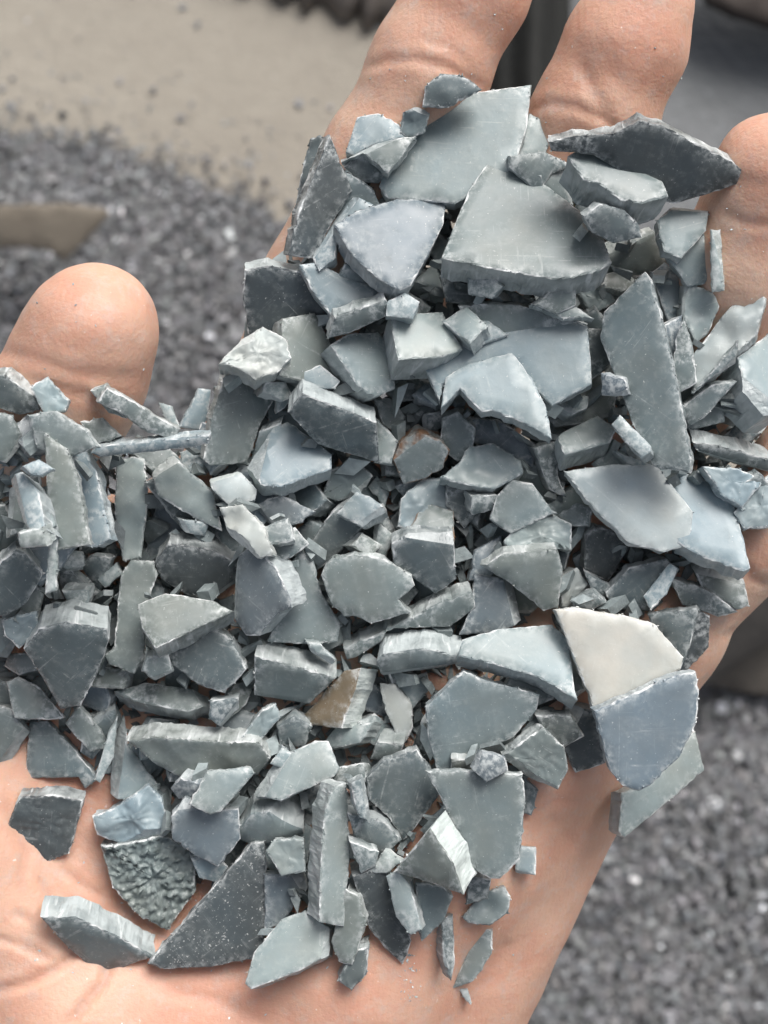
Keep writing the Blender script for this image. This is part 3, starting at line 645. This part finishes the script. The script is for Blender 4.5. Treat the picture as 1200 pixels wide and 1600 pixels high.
# ---------------------------------------------------------------- one plastic flake: outline on its own plane, ragged edge, broken sides
def densify(poly, seg, jag, rng):
    out = []
    n = len(poly)
    for i in range(n):
        a = Vector(poly[i]); b = Vector(poly[(i + 1) % n]); d = b - a; L = d.length
        m = max(1, int(round(L / seg))); nr = Vector((-d.y, d.x)) / max(L, 1e-6)
        ph = rng.uniform(0, 100)
        for j in range(m):
            t = j / m
            if j == 0:
                pa = Vector(poly[i - 1]); c = (pa - a).normalized() + (b - a).normalized()
                out.append(a + c * rng.uniform(-.3, .5)); continue
            q = mnoise.noise(Vector((ph + t * L * .035, 0, 0))) * 1.3 + mnoise.noise(Vector((ph + t * L * .13, 5, 0))) * .9 + rng.uniform(-.5, .5) + (rng.uniform(-2.6, 2.2) if rng.random() < .07 else 0)
            out.append(a + d * t + nr * q * jag * min(1, 4 * t, 4 * (1 - t) + .1))
    return out

def flake_mesh(name, poly, nrm, t, w0, rng, crinkle=0, cup=0, rough=0, S=1.0, jag=1.0, seg=7, crumbs=True, cuts=0):
    n = Vector((nrm[0], -nrm[1], math.sqrt(max(.05, 1 - nrm[0] ** 2 - nrm[1] ** 2)))).normalized()
    cx = sum(p[0] for p in poly) / len(poly); cy = sum(p[1] for p in poly) / len(poly)
    P0 = unproj(cx, cy, w0); C = Vector((0, 0, DCAM))
    e1 = Vector((0, 1, 0)).cross(n).normalized(); e2 = n.cross(e1)
    ra = rng.uniform(0, 6.28); e1, e2 = e1 * math.cos(ra) + e2 * math.sin(ra), e2 * math.cos(ra) - e1 * math.sin(ra)
    ar = sum(poly[i][0] * poly[(i + 1) % len(poly)][1] - poly[(i + 1) % len(poly)][0] * poly[i][1] for i in range(len(poly)))
    if ar > 0: poly = poly[::-1]            # counter-clockwise seen from the lens (photo y runs down)
    loc = []
    for p in densify(poly, seg, jag, rng):
        d = Vector(((p.x - 600) / SPX, -(p.y - 800) / SPX, -DCAM))
        s = (P0 - C).dot(n) / d.dot(n); q = C + d * s - P0
        loc.append(Vector((q.dot(e1), q.dot(e2))))
    N = len(loc)
    nor = []
    for i in range(N):
        a, b = loc[i - 1], loc[(i + 1) % N]; d = (b - a)
        nor.append(Vector((d.y, -d.x)).normalized() if d.length > 1e-9 else Vector((0, 0)))
    c0 = sum(loc, Vector((0, 0))) / N
    bev = min(.17, t * .075) * S
    V, Fc, Mi, Sm, We = [], [], [], [], {}
    ph = Vector((rng.uniform(0, 99), rng.uniform(0, 99), rng.uniform(0, 99)))
    rad = max((p - c0).length for p in loc)
    def zface(p):
        r = min(1, (p - c0).length / rad)
        z = cup * (1 - r * r) + mnoise.noise(Vector((p.x, p.y, 0)) * .16 / S + ph) * .09 * S
        if crinkle:
            q = Vector((p.x, p.y, 0)) / S
            z += crinkle * S * (mnoise.noise(q * .33 + ph) * 1.5 + abs(mnoise.noise(q * .75 + ph * 2)) * .8 + mnoise.noise(q * 1.6 + ph) * .3)
        if rough:
            q = Vector((p.x, p.y * 1.25, 0)); z += 1.5 * abs(mnoise.noise(q * .62 + ph)) + .5 * mnoise.noise(q * 1.5 + ph)
        return z
    def ring(pts, zs):
        i0 = len(V)
        V.extend(Vector((p.x, p.y, z)) for p, z in zip(pts, zs)); return i0
    def bridge(a, b, mat, smooth=False):
        for i in range(N):
            j = (i + 1) % N
            Fc.append((a + i, a + j, b + j, b + i)); Mi.append(mat); Sm.append(smooth)
    top_in = [p - m * bev * rng.choice((.5, .8, 1.0, 1.3, 1.9)) for p, m in zip(loc, nor)]
    star = (crinkle or rough) and all((top_in[i] - c0).cross(top_in[(i + 1) % N] - c0) > 0 for i in range(N))
    zt = [zface(p) for p in top_in]
    r_out = ring(loc, [z - bev * rng.uniform(.5, 1.3) for z in zt])
    r_in = ring(top_in, zt)
    bridge(r_out, r_in, 2)
    for i in range(N): We[r_in + i] = 1.0
    prev = r_in
    if star:
        cc = sum(top_in, Vector((0, 0))) / N
        nr = max(3, min(26 if rough else 18, int(rad / ((.5 if rough else .6) if crinkle or rough else 2.4) / S)))
        for k in range(1, nr):
            f = 1 - k / nr
            pts = [cc + (p - cc) * f for p in top_in]
            if crinkle or rough: pts = [p + Vector((rng.uniform(-1, 1), rng.uniform(-1, 1))) * .10 * min(S, f * 1.2) for p in pts]
            r = ring(pts, [zface(p) for p in pts]); bridge(prev, r, 0, True); prev = r
        V.append(Vector((cc.x, cc.y, zface(cc)))); ci = len(V) - 1
        for i in range(N): Fc.append((prev + i, prev + (i + 1) % N, ci)); Mi.append(0); Sm.append(True)
    else:                                   # notched outlines: constrained triangulation with inner points
        pts = list(top_in); st = (.8 if crinkle or rough else 2.2) * S
        x0, x1 = min(p.x for p in top_in), max(p.x for p in top_in); y0, y1 = min(p.y for p in top_in), max(p.y for p in top_in)
        gx = [Vector((x0 + (i + .5 * (j % 2)) * st, y0 + j * st)) for i in range(int((x1 - x0) / st) + 1) for j in range(int((y1 - y0) / st) + 1)]
        if gx:
            ins = in_poly(np.array([tuple(p) for p in gx]), np.array([tuple(p) for p in top_in]))
            pts += [p for p, k in zip(gx, ins) if k and min((p - q).length for q in top_in) > st * .4]
        ov, oe, of, okv, oke, okf = delaunay_2d_cdt(pts, [(i, (i + 1) % N) for i in range(N)], [tuple(range(N))], 1, 1e-5)
        mp = []
        for p, k in zip(ov, okv):
            k = [x for x in k if x < N]
            if k: mp.append(r_in + k[0])
            else: V.append(Vector((p.x, p.y, zface(p)))); mp.append(len(V) - 1)
        for fc in of: Fc.append(tuple(mp[i] for i in fc)); Mi.append(0); Sm.append(True)
    low = r_out; rows = 3
    for k in range(1, rows + 1):
        z = -t * k / rows; pts = []; zs = []
        for i, (p, m) in enumerate(zip(loc, nor)):
            q = Vector((p.x * .5, p.y * .5, z * .8)) / S + ph
            o = (mnoise.noise(q) * .35 + rng.uniform(-.08, .08)) * min(1.0, t * .3) * S - .05 * t * k / rows
            pts.append(p + m * o); zs.append(z + (0 if k == rows else rng.uniform(-.05, .05) * t) + zt[i] * .8)
        r = ring(pts, zs); bridge(r, low, 2 if k == rows and t < 3 else 1); low = r
    Fc.append(tuple(low + i for i in reversed(range(N)))); Mi.append(0); Sm.append(False)
    if crumbs:
        for _ in range(int(N * .32)):
            i = rng.randrange(N); s = rng.uniform(.10, .30) * S
            c = Vector((*(loc[i] - nor[i] * rng.uniform(-.1, .35)), zt[i] + rng.uniform(-.25, .05)))
            b = len(V)
            for q in ((1, 0, -.6), (-.6, .9, -.5), (-.5, -.8, -.4), (.1, .1, .9)):
                V.append(c + Vector(q) * s * rng.uniform(.5, 1.5))
            for fq in ((0, 1, 3), (1, 2, 3), (2, 0, 3), (2, 1, 0)):
                Fc.append(tuple(b + x for x in fq)); Mi.append(2); Sm.append(False)
    me = bpy.data.meshes.new(name)
    me.from_pydata([tuple(v * .001) for v in V], [], Fc)
    me.polygons.foreach_set('material_index', Mi); me.polygons.foreach_set('use_smooth', Sm); me.update()
    at = me.attributes.new('wear', 'FLOAT', 'POINT'); at.data.foreach_set('value', [We.get(i, 0.0) for i in range(len(V))])
    if cuts and rad < 8.5:                                # broken corners: oblique facets struck off the edge
        bm = bmesh.new(); bm.from_mesh(me)
        for _ in range(cuts):
            i = rng.randrange(N); m = nor[i]
            if m.length < .5: continue
            sup = max((p - c0).dot(m) for p in loc); al = rng.uniform(.45, 1.0)
            co = c0 + m * (sup - rng.uniform(.10, .26) * rad)
            no = Vector((m.x * math.cos(al), m.y * math.cos(al), math.sin(al)))
            no = (no + Vector((rng.uniform(-.2, .2), rng.uniform(-.2, .2), 0))).normalized()
            g = bm.verts[:] + bm.edges[:] + bm.faces[:]
            r = bmesh.ops.bisect_plane(bm, geom=g, plane_co=Vector((co.x, co.y, cup * .5)) * .001, plane_no=no, clear_outer=True)
            ed = [e for e in r['geom_cut'] if isinstance(e, bmesh.types.BMEdge)]
            if not ed: continue
            nf = bmesh.ops.holes_fill(bm, edges=ed)['faces']
            for fc in nf: fc.material_index = 1; fc.smooth = False
        bm.to_mesh(me); bm.free()
    M = Matrix((( e1.x, e2.x, n.x), (e1.y, e2.y, n.y), (e1.z, e2.z, n.z)))
    mw = (RC @ M).to_4x4(); mw.translation = to_world(P0)
    return me, mw

# ------------------------------------------------ settle the flakes one on another, starting from the hand's own surface
CELL, MARG = 5, 120
CX = np.arange(-MARG, 1200 + MARG, CELL) + CELL / 2; CY = np.arange(-MARG, 1600 + MARG, CELL) + CELL / 2
PX, PY = np.meshgrid(CX, CY, indexing='ij'); PC = np.stack([PX.ravel(), PY.ravel()], 1)
def hand_depth():
    top = np.full(PX.shape, -99.0)
    for w in GW[::-1]:
        k = (DCAM - w) / DCAM / SPX
        iu = np.clip(((PX - 600) * k - GU[0]) / GH, 0, len(GU) - 1).astype(int); iv = np.clip((-(PY - 800) * k - GV[0]) / GH, 0, len(GV) - 1).astype(int)
        iw = int(round((w - GW[0]) / GH))
        m = (HAND_F[iu, iv, iw] < 0) & (top <= -99.0); top[m] = w
    return np.maximum(top, -15.0)
TOP = hand_depth(); OWNER = -np.ones(TOP.shape, int)
def settle(poly, nrm, t, idx, q0=93, q1=70, gap=.25):
    nx, ny = nrm; nz = math.sqrt(max(.05, 1 - nx * nx - ny * ny))
    cx = sum(p[0] for p in poly) / len(poly); cy = sum(p[1] for p in poly) / len(poly)
    arr = np.array(poly, float); done = np.zeros(TOP.size, bool); rel = np.zeros(TOP.size); need = []
    for s in (0, .25, .5, .75, 1):
        sh = np.array([-nx * t * s * SPX, -ny * t * s * SPX])
        a = arr + sh; bb = (PC[:, 0] > a[:, 0].min() - 1) & (PC[:, 0] < a[:, 0].max() + 1) & (PC[:, 1] > a[:, 1].min() - 1) & (PC[:, 1] < a[:, 1].max() + 1) & ~done
        ii = np.nonzero(bb)[0]
        if not len(ii): continue
        ii = ii[in_poly(PC[ii], a)]
        if not len(ii): continue
        X = (PC[ii, 0] - sh[0] - cx) / SPX; Y = (PC[ii, 1] - sh[1] - cy) / SPX
        rel[ii] = -(nx * X + ny * Y) / nz - s * t * nz
        done[ii] = True
        need.append(np.percentile(TOP.ravel()[ii] - rel[ii], q0 if s == 0 else q1))
    w0 = max(need) + gap if need else 0.0
    ii = np.nonzero(done)[0]
    new = w0 + rel[ii]; old = TOP.ravel()[ii]; up = new > old - .6
    TOP.ravel()[ii[up]] = np.maximum(new, old)[up]; OWNER.ravel()[ii[up]] = idx
    return w0

def heap_zone(poly):
    return in_poly(PC, poly).reshape(TOP.shape)
FLAKES = []
for line in DATA.strip().splitlines():
    lay, tone, th, tl, opt, pts, lab = line.split('|')
    FLAKES.append(dict(lay=int(lay), tone=tone, t=float(th), n=tuple(float(x) for x in tl.split(',')), opt=opt,
                       poly=[tuple(float(c) for c in p.split(',')) for p in pts.split()], label=lab))
for f in FLAKES:
    cx = sum(p[0] for p in f['poly']) / len(f['poly']); cy = sum(p[1] for p in f['poly']) / len(f['poly'])
    q = []
    for x, y in f['poly']:
        L = math.hypot(x - cx, y - cy) + 1e-6; q.append((x + (x - cx) / L * 3.5, y + (y - cy) / L * 3.5))
    f['poly'] = q; f['t'] *= 1.08 if math.hypot(*f['n']) < .42 else .95
    k = min(1.22 if math.hypot(*f['n']) < .42 else 1.0, .68 / max(1e-6, math.hypot(*f['n']))); f['n'] = (f['n'][0] * k, f['n'][1] * k)
FLAKES.sort(key=lambda f: f['lay'])
FILL_ZONE = np.array([(-15, 660), (330, 705), (360, 580), (420, 450), (520, 310), (650, 240), (820, 250), (980, 340), (1070, 480), (1185, 580), (1190, 780), (1080, 890), (900, 1060), (850, 1160),
                      (770, 1290), (690, 1380), (560, 1450), (420, 1470), (330, 1400), (215, 1250), (90, 1130), (-15, 1080), (-15, 720)], float)
# the small chips at the bottom of the heap, too many and too hidden to count
zone = heap_zone(FILL_ZONE); cc = np.argwhere(zone); pick = cc[np.random.randint(0, len(cc), 3000)]
cw = []
for ci, cj in pick:
    p = to_world(unproj(CX[ci] + random.uniform(-3, 3), CY[cj] + random.uniform(-3, 3), TOP[ci, cj] + random.uniform(-1, 1.0))); cw.append(p)
cw = np.array(cw)
tag(shard_cloud('buried_chips', cw, .005, .0095, .8, M_SHARD), 'small grey chips at the bottom of the heap seen only in its gaps', 'chips', kind='stuff')
TOP[zone] += 2.5
rng = random.Random(21)
fill = []
yy = 240; row = 0
while yy < 1480:
    xx = -10 + (row % 2) * 42
    while xx < 1190:
        p = (xx + rng.uniform(-22, 22), yy + rng.uniform(-22, 22))
        if in_poly(np.array([p]), FILL_ZONE)[0]:
            k = rng.choice((4, 4, 5, 5, 6)); r = rng.uniform(44, 70); a0 = rng.uniform(0, 6.28); asp = rng.uniform(.3, .85)
            ang = [a0 + 6.283 * (i + rng.uniform(-.25, .25)) / k for i in range(k)]; th0 = rng.uniform(0, 3.14)
            pl = []
            for a in ang:
                x, y = math.cos(a) * r * rng.uniform(.75, 1.1), math.sin(a) * r * asp * rng.uniform(.75, 1.1)
                pl.append((p[0] + x * math.cos(th0) - y * math.sin(th0), p[1] + x * math.sin(th0) + y * math.cos(th0)))
            fill.append(dict(lay=-1, tone=rng.choice(('g', 'g', 'd', 'b', 'o', 'l')), t=rng.uniform(2.0, 3.6), n=(rng.uniform(-.5, .5), rng.uniform(-.4, .5)), opt='', poly=pl, label=None))
        xx += 88
    yy += 76; row += 1
rng.shuffle(fill)
ALL = fill + FLAKES
for i, f in enumerate(ALL):
    f['w'] = settle(f['poly'], f['n'], f['t'], i, 80 if f['label'] is None else 99.5 if f['label'].startswith('long dark lens') else 97 if f['lay'] >= 5 else 88)
    if f['label'] is None: f['w'] -= 1.0
# mid-sized chips wedged into the deepest gaps
zg = np.argwhere(zone); cand = []
for ci, cj in zg[np.random.permutation(len(zg))[:6000]]:
    win = TOP[max(0, ci - 8):ci + 9, max(0, cj - 8):cj + 9]; cand.append((np.percentile(win, 65) - TOP[ci, cj], CX[ci], CY[cj]))
cand.sort(reverse=True); used = []
for d, x, y in cand:
    if len(used) >= 30 or d < 3: break
    if any(math.hypot(x - a, y - b) < 60 for a, b in used): continue
    used.append((x, y)); k = rng.choice((4, 5)); r = rng.uniform(27, 38); a0 = rng.uniform(0, 6.28); asp = rng.uniform(.5, .9)
    pl = [(x + math.cos(a0 + 6.283 * (i + rng.uniform(-.25, .25)) / k) * r, y + math.sin(a0 + 6.283 * (i + rng.uniform(-.25, .25)) / k) * r * asp) for i in range(k)]
    own = OWNER.ravel()[in_poly(PC, np.array(pl))]
    if len(own) == 0 or np.mean([o >= 0 and ALL[o]['label'] is not None and ALL[o]['lay'] >= 3 for o in own]) > .3: used.pop(); continue
    g = dict(lay=9, tone=rng.choice(('g', 'l', 'b', 'o', 'lb')), t=rng.uniform(2.5, 4.5), n=(rng.uniform(-.45, .45), rng.uniform(-.4, .45)), opt='', poly=pl, label=None)
    ALL.append(g); g['w'] = settle(g['poly'], g['n'], g['t'], len(ALL) - 1, 16, 12)
vis = np.bincount(OWNER[OWNER >= 0], minlength=len(ALL))
print('flakes', len(FLAKES), 'fill', len(fill), 'fill seen', sum(1 for i, f in enumerate(ALL) if f['label'] is None and vis[i] > 10), 'w range', min(f['w'] for f in ALL), max(f['w'] for f in ALL))
# slivers and crumbs caught in the gaps between the flakes
zi = np.argwhere(zone); sh = []
pad = 7
for ci, cj in zi[np.random.permutation(len(zi))[:9000]]:
    win = TOP[max(0, ci - pad):ci + pad + 1, max(0, cj - pad):cj + pad + 1]; dep = np.percentile(win, 70) - TOP[ci, cj]
    if dep > 3.0: sh.append((ci, cj, min(dep - 2.5, random.uniform(-.5, 3.5))))
sh = sh[:170]
cw = np.array([to_world(unproj(CX[i] + random.uniform(-3, 3), CY[j] + random.uniform(-3, 3), TOP[i, j] + d)) for i, j, d in sh])
print('slivers', len(sh))
tag(shard_cloud('gap_slivers', cw, .004, .0085, 1.8, M_SHARD), 'thin grey slivers and crumbs caught in the gaps of the heap', 'slivers', kind='stuff')
GROUP = 'grey plastic flakes heaped in the hand'
for i, f in enumerate(ALL):
    if f['label'] is None and vis[i] <= 14: continue
    r = random.Random(1000 + i); o_ = f['opt']
    ck = float(o_[1:]) if o_.startswith('k') else 0; cu = float(o_[1:]) if o_.startswith('c') else r.uniform(-.12, .12)
    me, mw = flake_mesh('plastic_flake', f['poly'], f['n'], f['t'], f['w'], r, ck, cu, 1 if o_ == 'r' else 0, seg=4.5 if o_ == 'r' else 5 if ck else 7,
                        cuts=0 if o_ == 'r' or f['t'] < 2.2 else r.choice((0, 0, 1)) if f['t'] < 3.9 else r.choice((0, 1, 1)))
    lab = f['label'] or 'grey plastic chip half buried in the dark gaps between the upper flakes'
    face = M_SPECK if lab.startswith('large dark speckled') else M_PEBBLE if o_ == 'r' else M_FACE
    side = M_RUST if 'rusty' in lab and lab.startswith('rounded') or lab.startswith('brown stained') else M_SIDE
    if any(k in lab for k in ('gleaming white', 'bright white', 'white broken', 'bright top', 'pale top rim', 'broad pale rim', 'pale right edge', 'pale blue broken top')): side = M_WHITE
    if 'gleaming white' in lab or 'bright white' in lab: side = M_GLEAM
    rim = M_RUST if side is M_RUST else M_RIM
    o = link('plastic_flake', me, [face, side, rim]); o.matrix_world = mw
    c = TONES[f['tone']]; v = r.uniform(.88, 1.14); h = r.uniform(-.03, .03)
    o.color = (c[0] * v * (1 + h), c[1] * v, c[2] * v * (1 - h), 1)
    tag(o, lab, 'flake', GROUP if f['label'] else 'chips buried in the gaps of the heap')

# ---------------------------------------------------------------- things on the floor behind the hand, with shaded floor as a sheet
def slab(name, poly, nrm, t, z, mat, label, cat, cup=0):
    cx = sum(p[0] for p in poly) / len(poly); cy = sum(p[1] for p in poly) / len(poly)
    p = floor_pt(cx, cy, z) - ORG; w = (RC.inverted() @ p).z * 1000
    me, mw = flake_mesh(name, poly, nrm, t, w, random.Random(len(label)), 0, cup, 0, 4.0, .5, 12, False)
    o = link(name, me, [mat, mat, mat]); o.matrix_world = mw
    return tag(o, label, cat)
M_SCRAP = mat_plain('brown_sheet', (.15, .128, .10), (.185, .16, .125), 30, .6, .001)
slab('scrap_and_shade_sheet', [(-90, 335), (0, 322), (100, 318), (160, 326), (168, 334), (155, 352), (102, 408), (78, 390), (40, 385), (0, 387), (-90, 394)], (.02, .28), 9, .095, M_SCRAP,
     'curved brown beige scrap of sheet lying on the grey chips above the thumb', 'scrap', 5)
slab('scrap_and_shade_sheet', [(1085, 1062), (1150, 985), (1215, 930), (1330, 900), (1340, 1110), (1210, 1088), (1140, 1078)], (-.03, .05), 8, .03, mat_plain('shaded_floor_brown', (.075, .066, .055), (.095, .084, .07), 30, .6, .001),  # shade on the floor, put into this sheet's darker brown
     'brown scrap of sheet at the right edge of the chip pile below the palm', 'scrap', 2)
M_DARK = mat_plain('plain_dark', (.028, .026, .024), (.04, .037, .034), 40, .7, .001)  # plain dark tone for the strip beside the hand
slab('dark_strip', [(1060, 1052), (1100, 1000), (1215, 890), (1330, 800), (1335, 900), (1235, 985), (1160, 1030), (1115, 1066), (1090, 1075)], (-.1, .1), 12, .07, M_DARK,
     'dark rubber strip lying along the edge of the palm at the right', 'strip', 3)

def sheet(name, corners, nu, nv, zf, thick, mat, label, cat):
    """a cloth or sheet spread between four photo corners, with folds from zf(u, v)"""
    a, b, c, d = [floor_pt(x, y) for x, y in corners]
    bm = bmesh.new(); rows = []
    for i in range(nu + 1):
        u = i / nu; r = []
        for j in range(nv + 1):
            v = j / nv
            p = (a * (1 - u) + b * u) * (1 - v) + (d * (1 - u) + c * u) * v
            dx, dy, z = zf(u, v); r.append(bm.verts.new((p.x + dx, p.y + dy, z)))
        rows.append(r)
    for i in range(nu):
        for j in range(nv):
            f = bm.faces.new((rows[i][j], rows[i + 1][j], rows[i + 1][j + 1], rows[i][j + 1])); f.smooth = True
    bmesh.ops.recalc_face_normals(bm, faces=bm.faces)
    me = bpy.data.meshes.new(name); bm.to_mesh(me); bm.free()
    o = link(name, me, [mat]); s = o.modifiers.new('thickness', 'SOLIDIFY'); s.thickness = thick; s.offset = 0
    return tag(o, label, cat)
M_SACK = mat_plain('woven_sack', (.155, .134, .115), (.19, .165, .142), 50, .8, .001)
def pleat(u, v):
    ph = u * 2 * math.pi * 9
    return .004 * math.sin(ph * .5), -.006 * math.sin(ph) * max(0, 1 - 2.5 * v) , .004 + .045 * min(1, v * 3) ** .6 + .006 * math.sin(ph) * min(1, .25 + v * 2)
sheet('woven_sack', [(330, -35), (760, 95), (900, -260), (450, -330)], 160, 30, pleat, .003, M_SACK, 'brown pleated sack edge lying on the floor behind the index finger', 'sack')
M_TARP = mat_plain('blue_grey_tarp', (.095, .10, .103), (.12, .126, .13), 14, .6, .004)
def folds(u, v):
    return 0, .01 * math.sin(u * 5), .006 + .012 * (1 + math.sin(u * 7 + v * 3)) * (.3 + .7 * v) + .004 * math.sin(v * 11 + u * 4)
sheet('tarpaulin', [(800, 360), (1500, 560), (1700, -250), (860, -250)], 50, 50, folds, .003, M_TARP, 'blue grey tarpaulin spread on the floor between the middle and ring fingers', 'tarpaulin')
M_GREEN = mat_plain('dark_grey_green', (.010, .0105, .0095), (.016, .0165, .015), 40, .8, .002)  # even, nearly black grey green for the fold between the fingers
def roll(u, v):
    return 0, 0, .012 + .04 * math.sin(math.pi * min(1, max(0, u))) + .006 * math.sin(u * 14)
sheet('dark_fold', [(760, 260), (868, 260), (905, -220), (740, -220)], 24, 30, roll, .004, M_GREEN, 'dark grey green fold on the floor between index and middle fingers', 'cloth')
slab('rubber_mat', [(1085, -60), (1110, 0), (1150, 18), (1200, 36), (1330, 70), (1340, -160), (1080, -160)], (0, .1), 18, .06, mat_plain('dark_brown_mat', (.05, .04, .034), (.065, .053, .045), 30, .7, .001),
     'dark brown mat corner in the upper right corner above the ring finger', 'mat', 2)

# fine white plastic dust on the skin
from mathutils.bvhtree import BVHTree
hm = hand.data
bvh = BVHTree.FromPolygons([ORG + v.co for v in hm.vertices], [tuple(p.vertices) for p in hm.polygons])
rd = random.Random(5); pts = []
spots = [(640 + rd.gauss(0, 7), 1490 + rd.uniform(0, 75)) for _ in range(45)]
spots += [(rd.uniform(0, 420), rd.uniform(1230, 1600)) for _ in range(35)] + [(rd.uniform(420, 950), rd.uniform(1200, 1600)) for _ in range(30)]
spots += [(rd.uniform(560, 1080), rd.uniform(0, 200)) for _ in range(20)] + [(rd.uniform(0, 240), rd.uniform(420, 620)) for _ in range(12)] + [(rd.uniform(1110, 1200), rd.uniform(180, 420)) for _ in range(12)]
for x, y in spots:
    d = RC @ Vector(((x - 600) / SPX, -(y - 800) / SPX, -DCAM)); hit = bvh.ray_cast(cam.location, d.normalized())
    if hit[0] is not None: pts.append(hit[0] + hit[1] * .00005)
tag(shard_cloud('plastic_dust', np.array([tuple(p) for p in pts]), .0003, .0009, .6, M_SHARD, .45), 'fine white plastic dust and crumbs sticking to the skin', 'dust', kind='stuff')
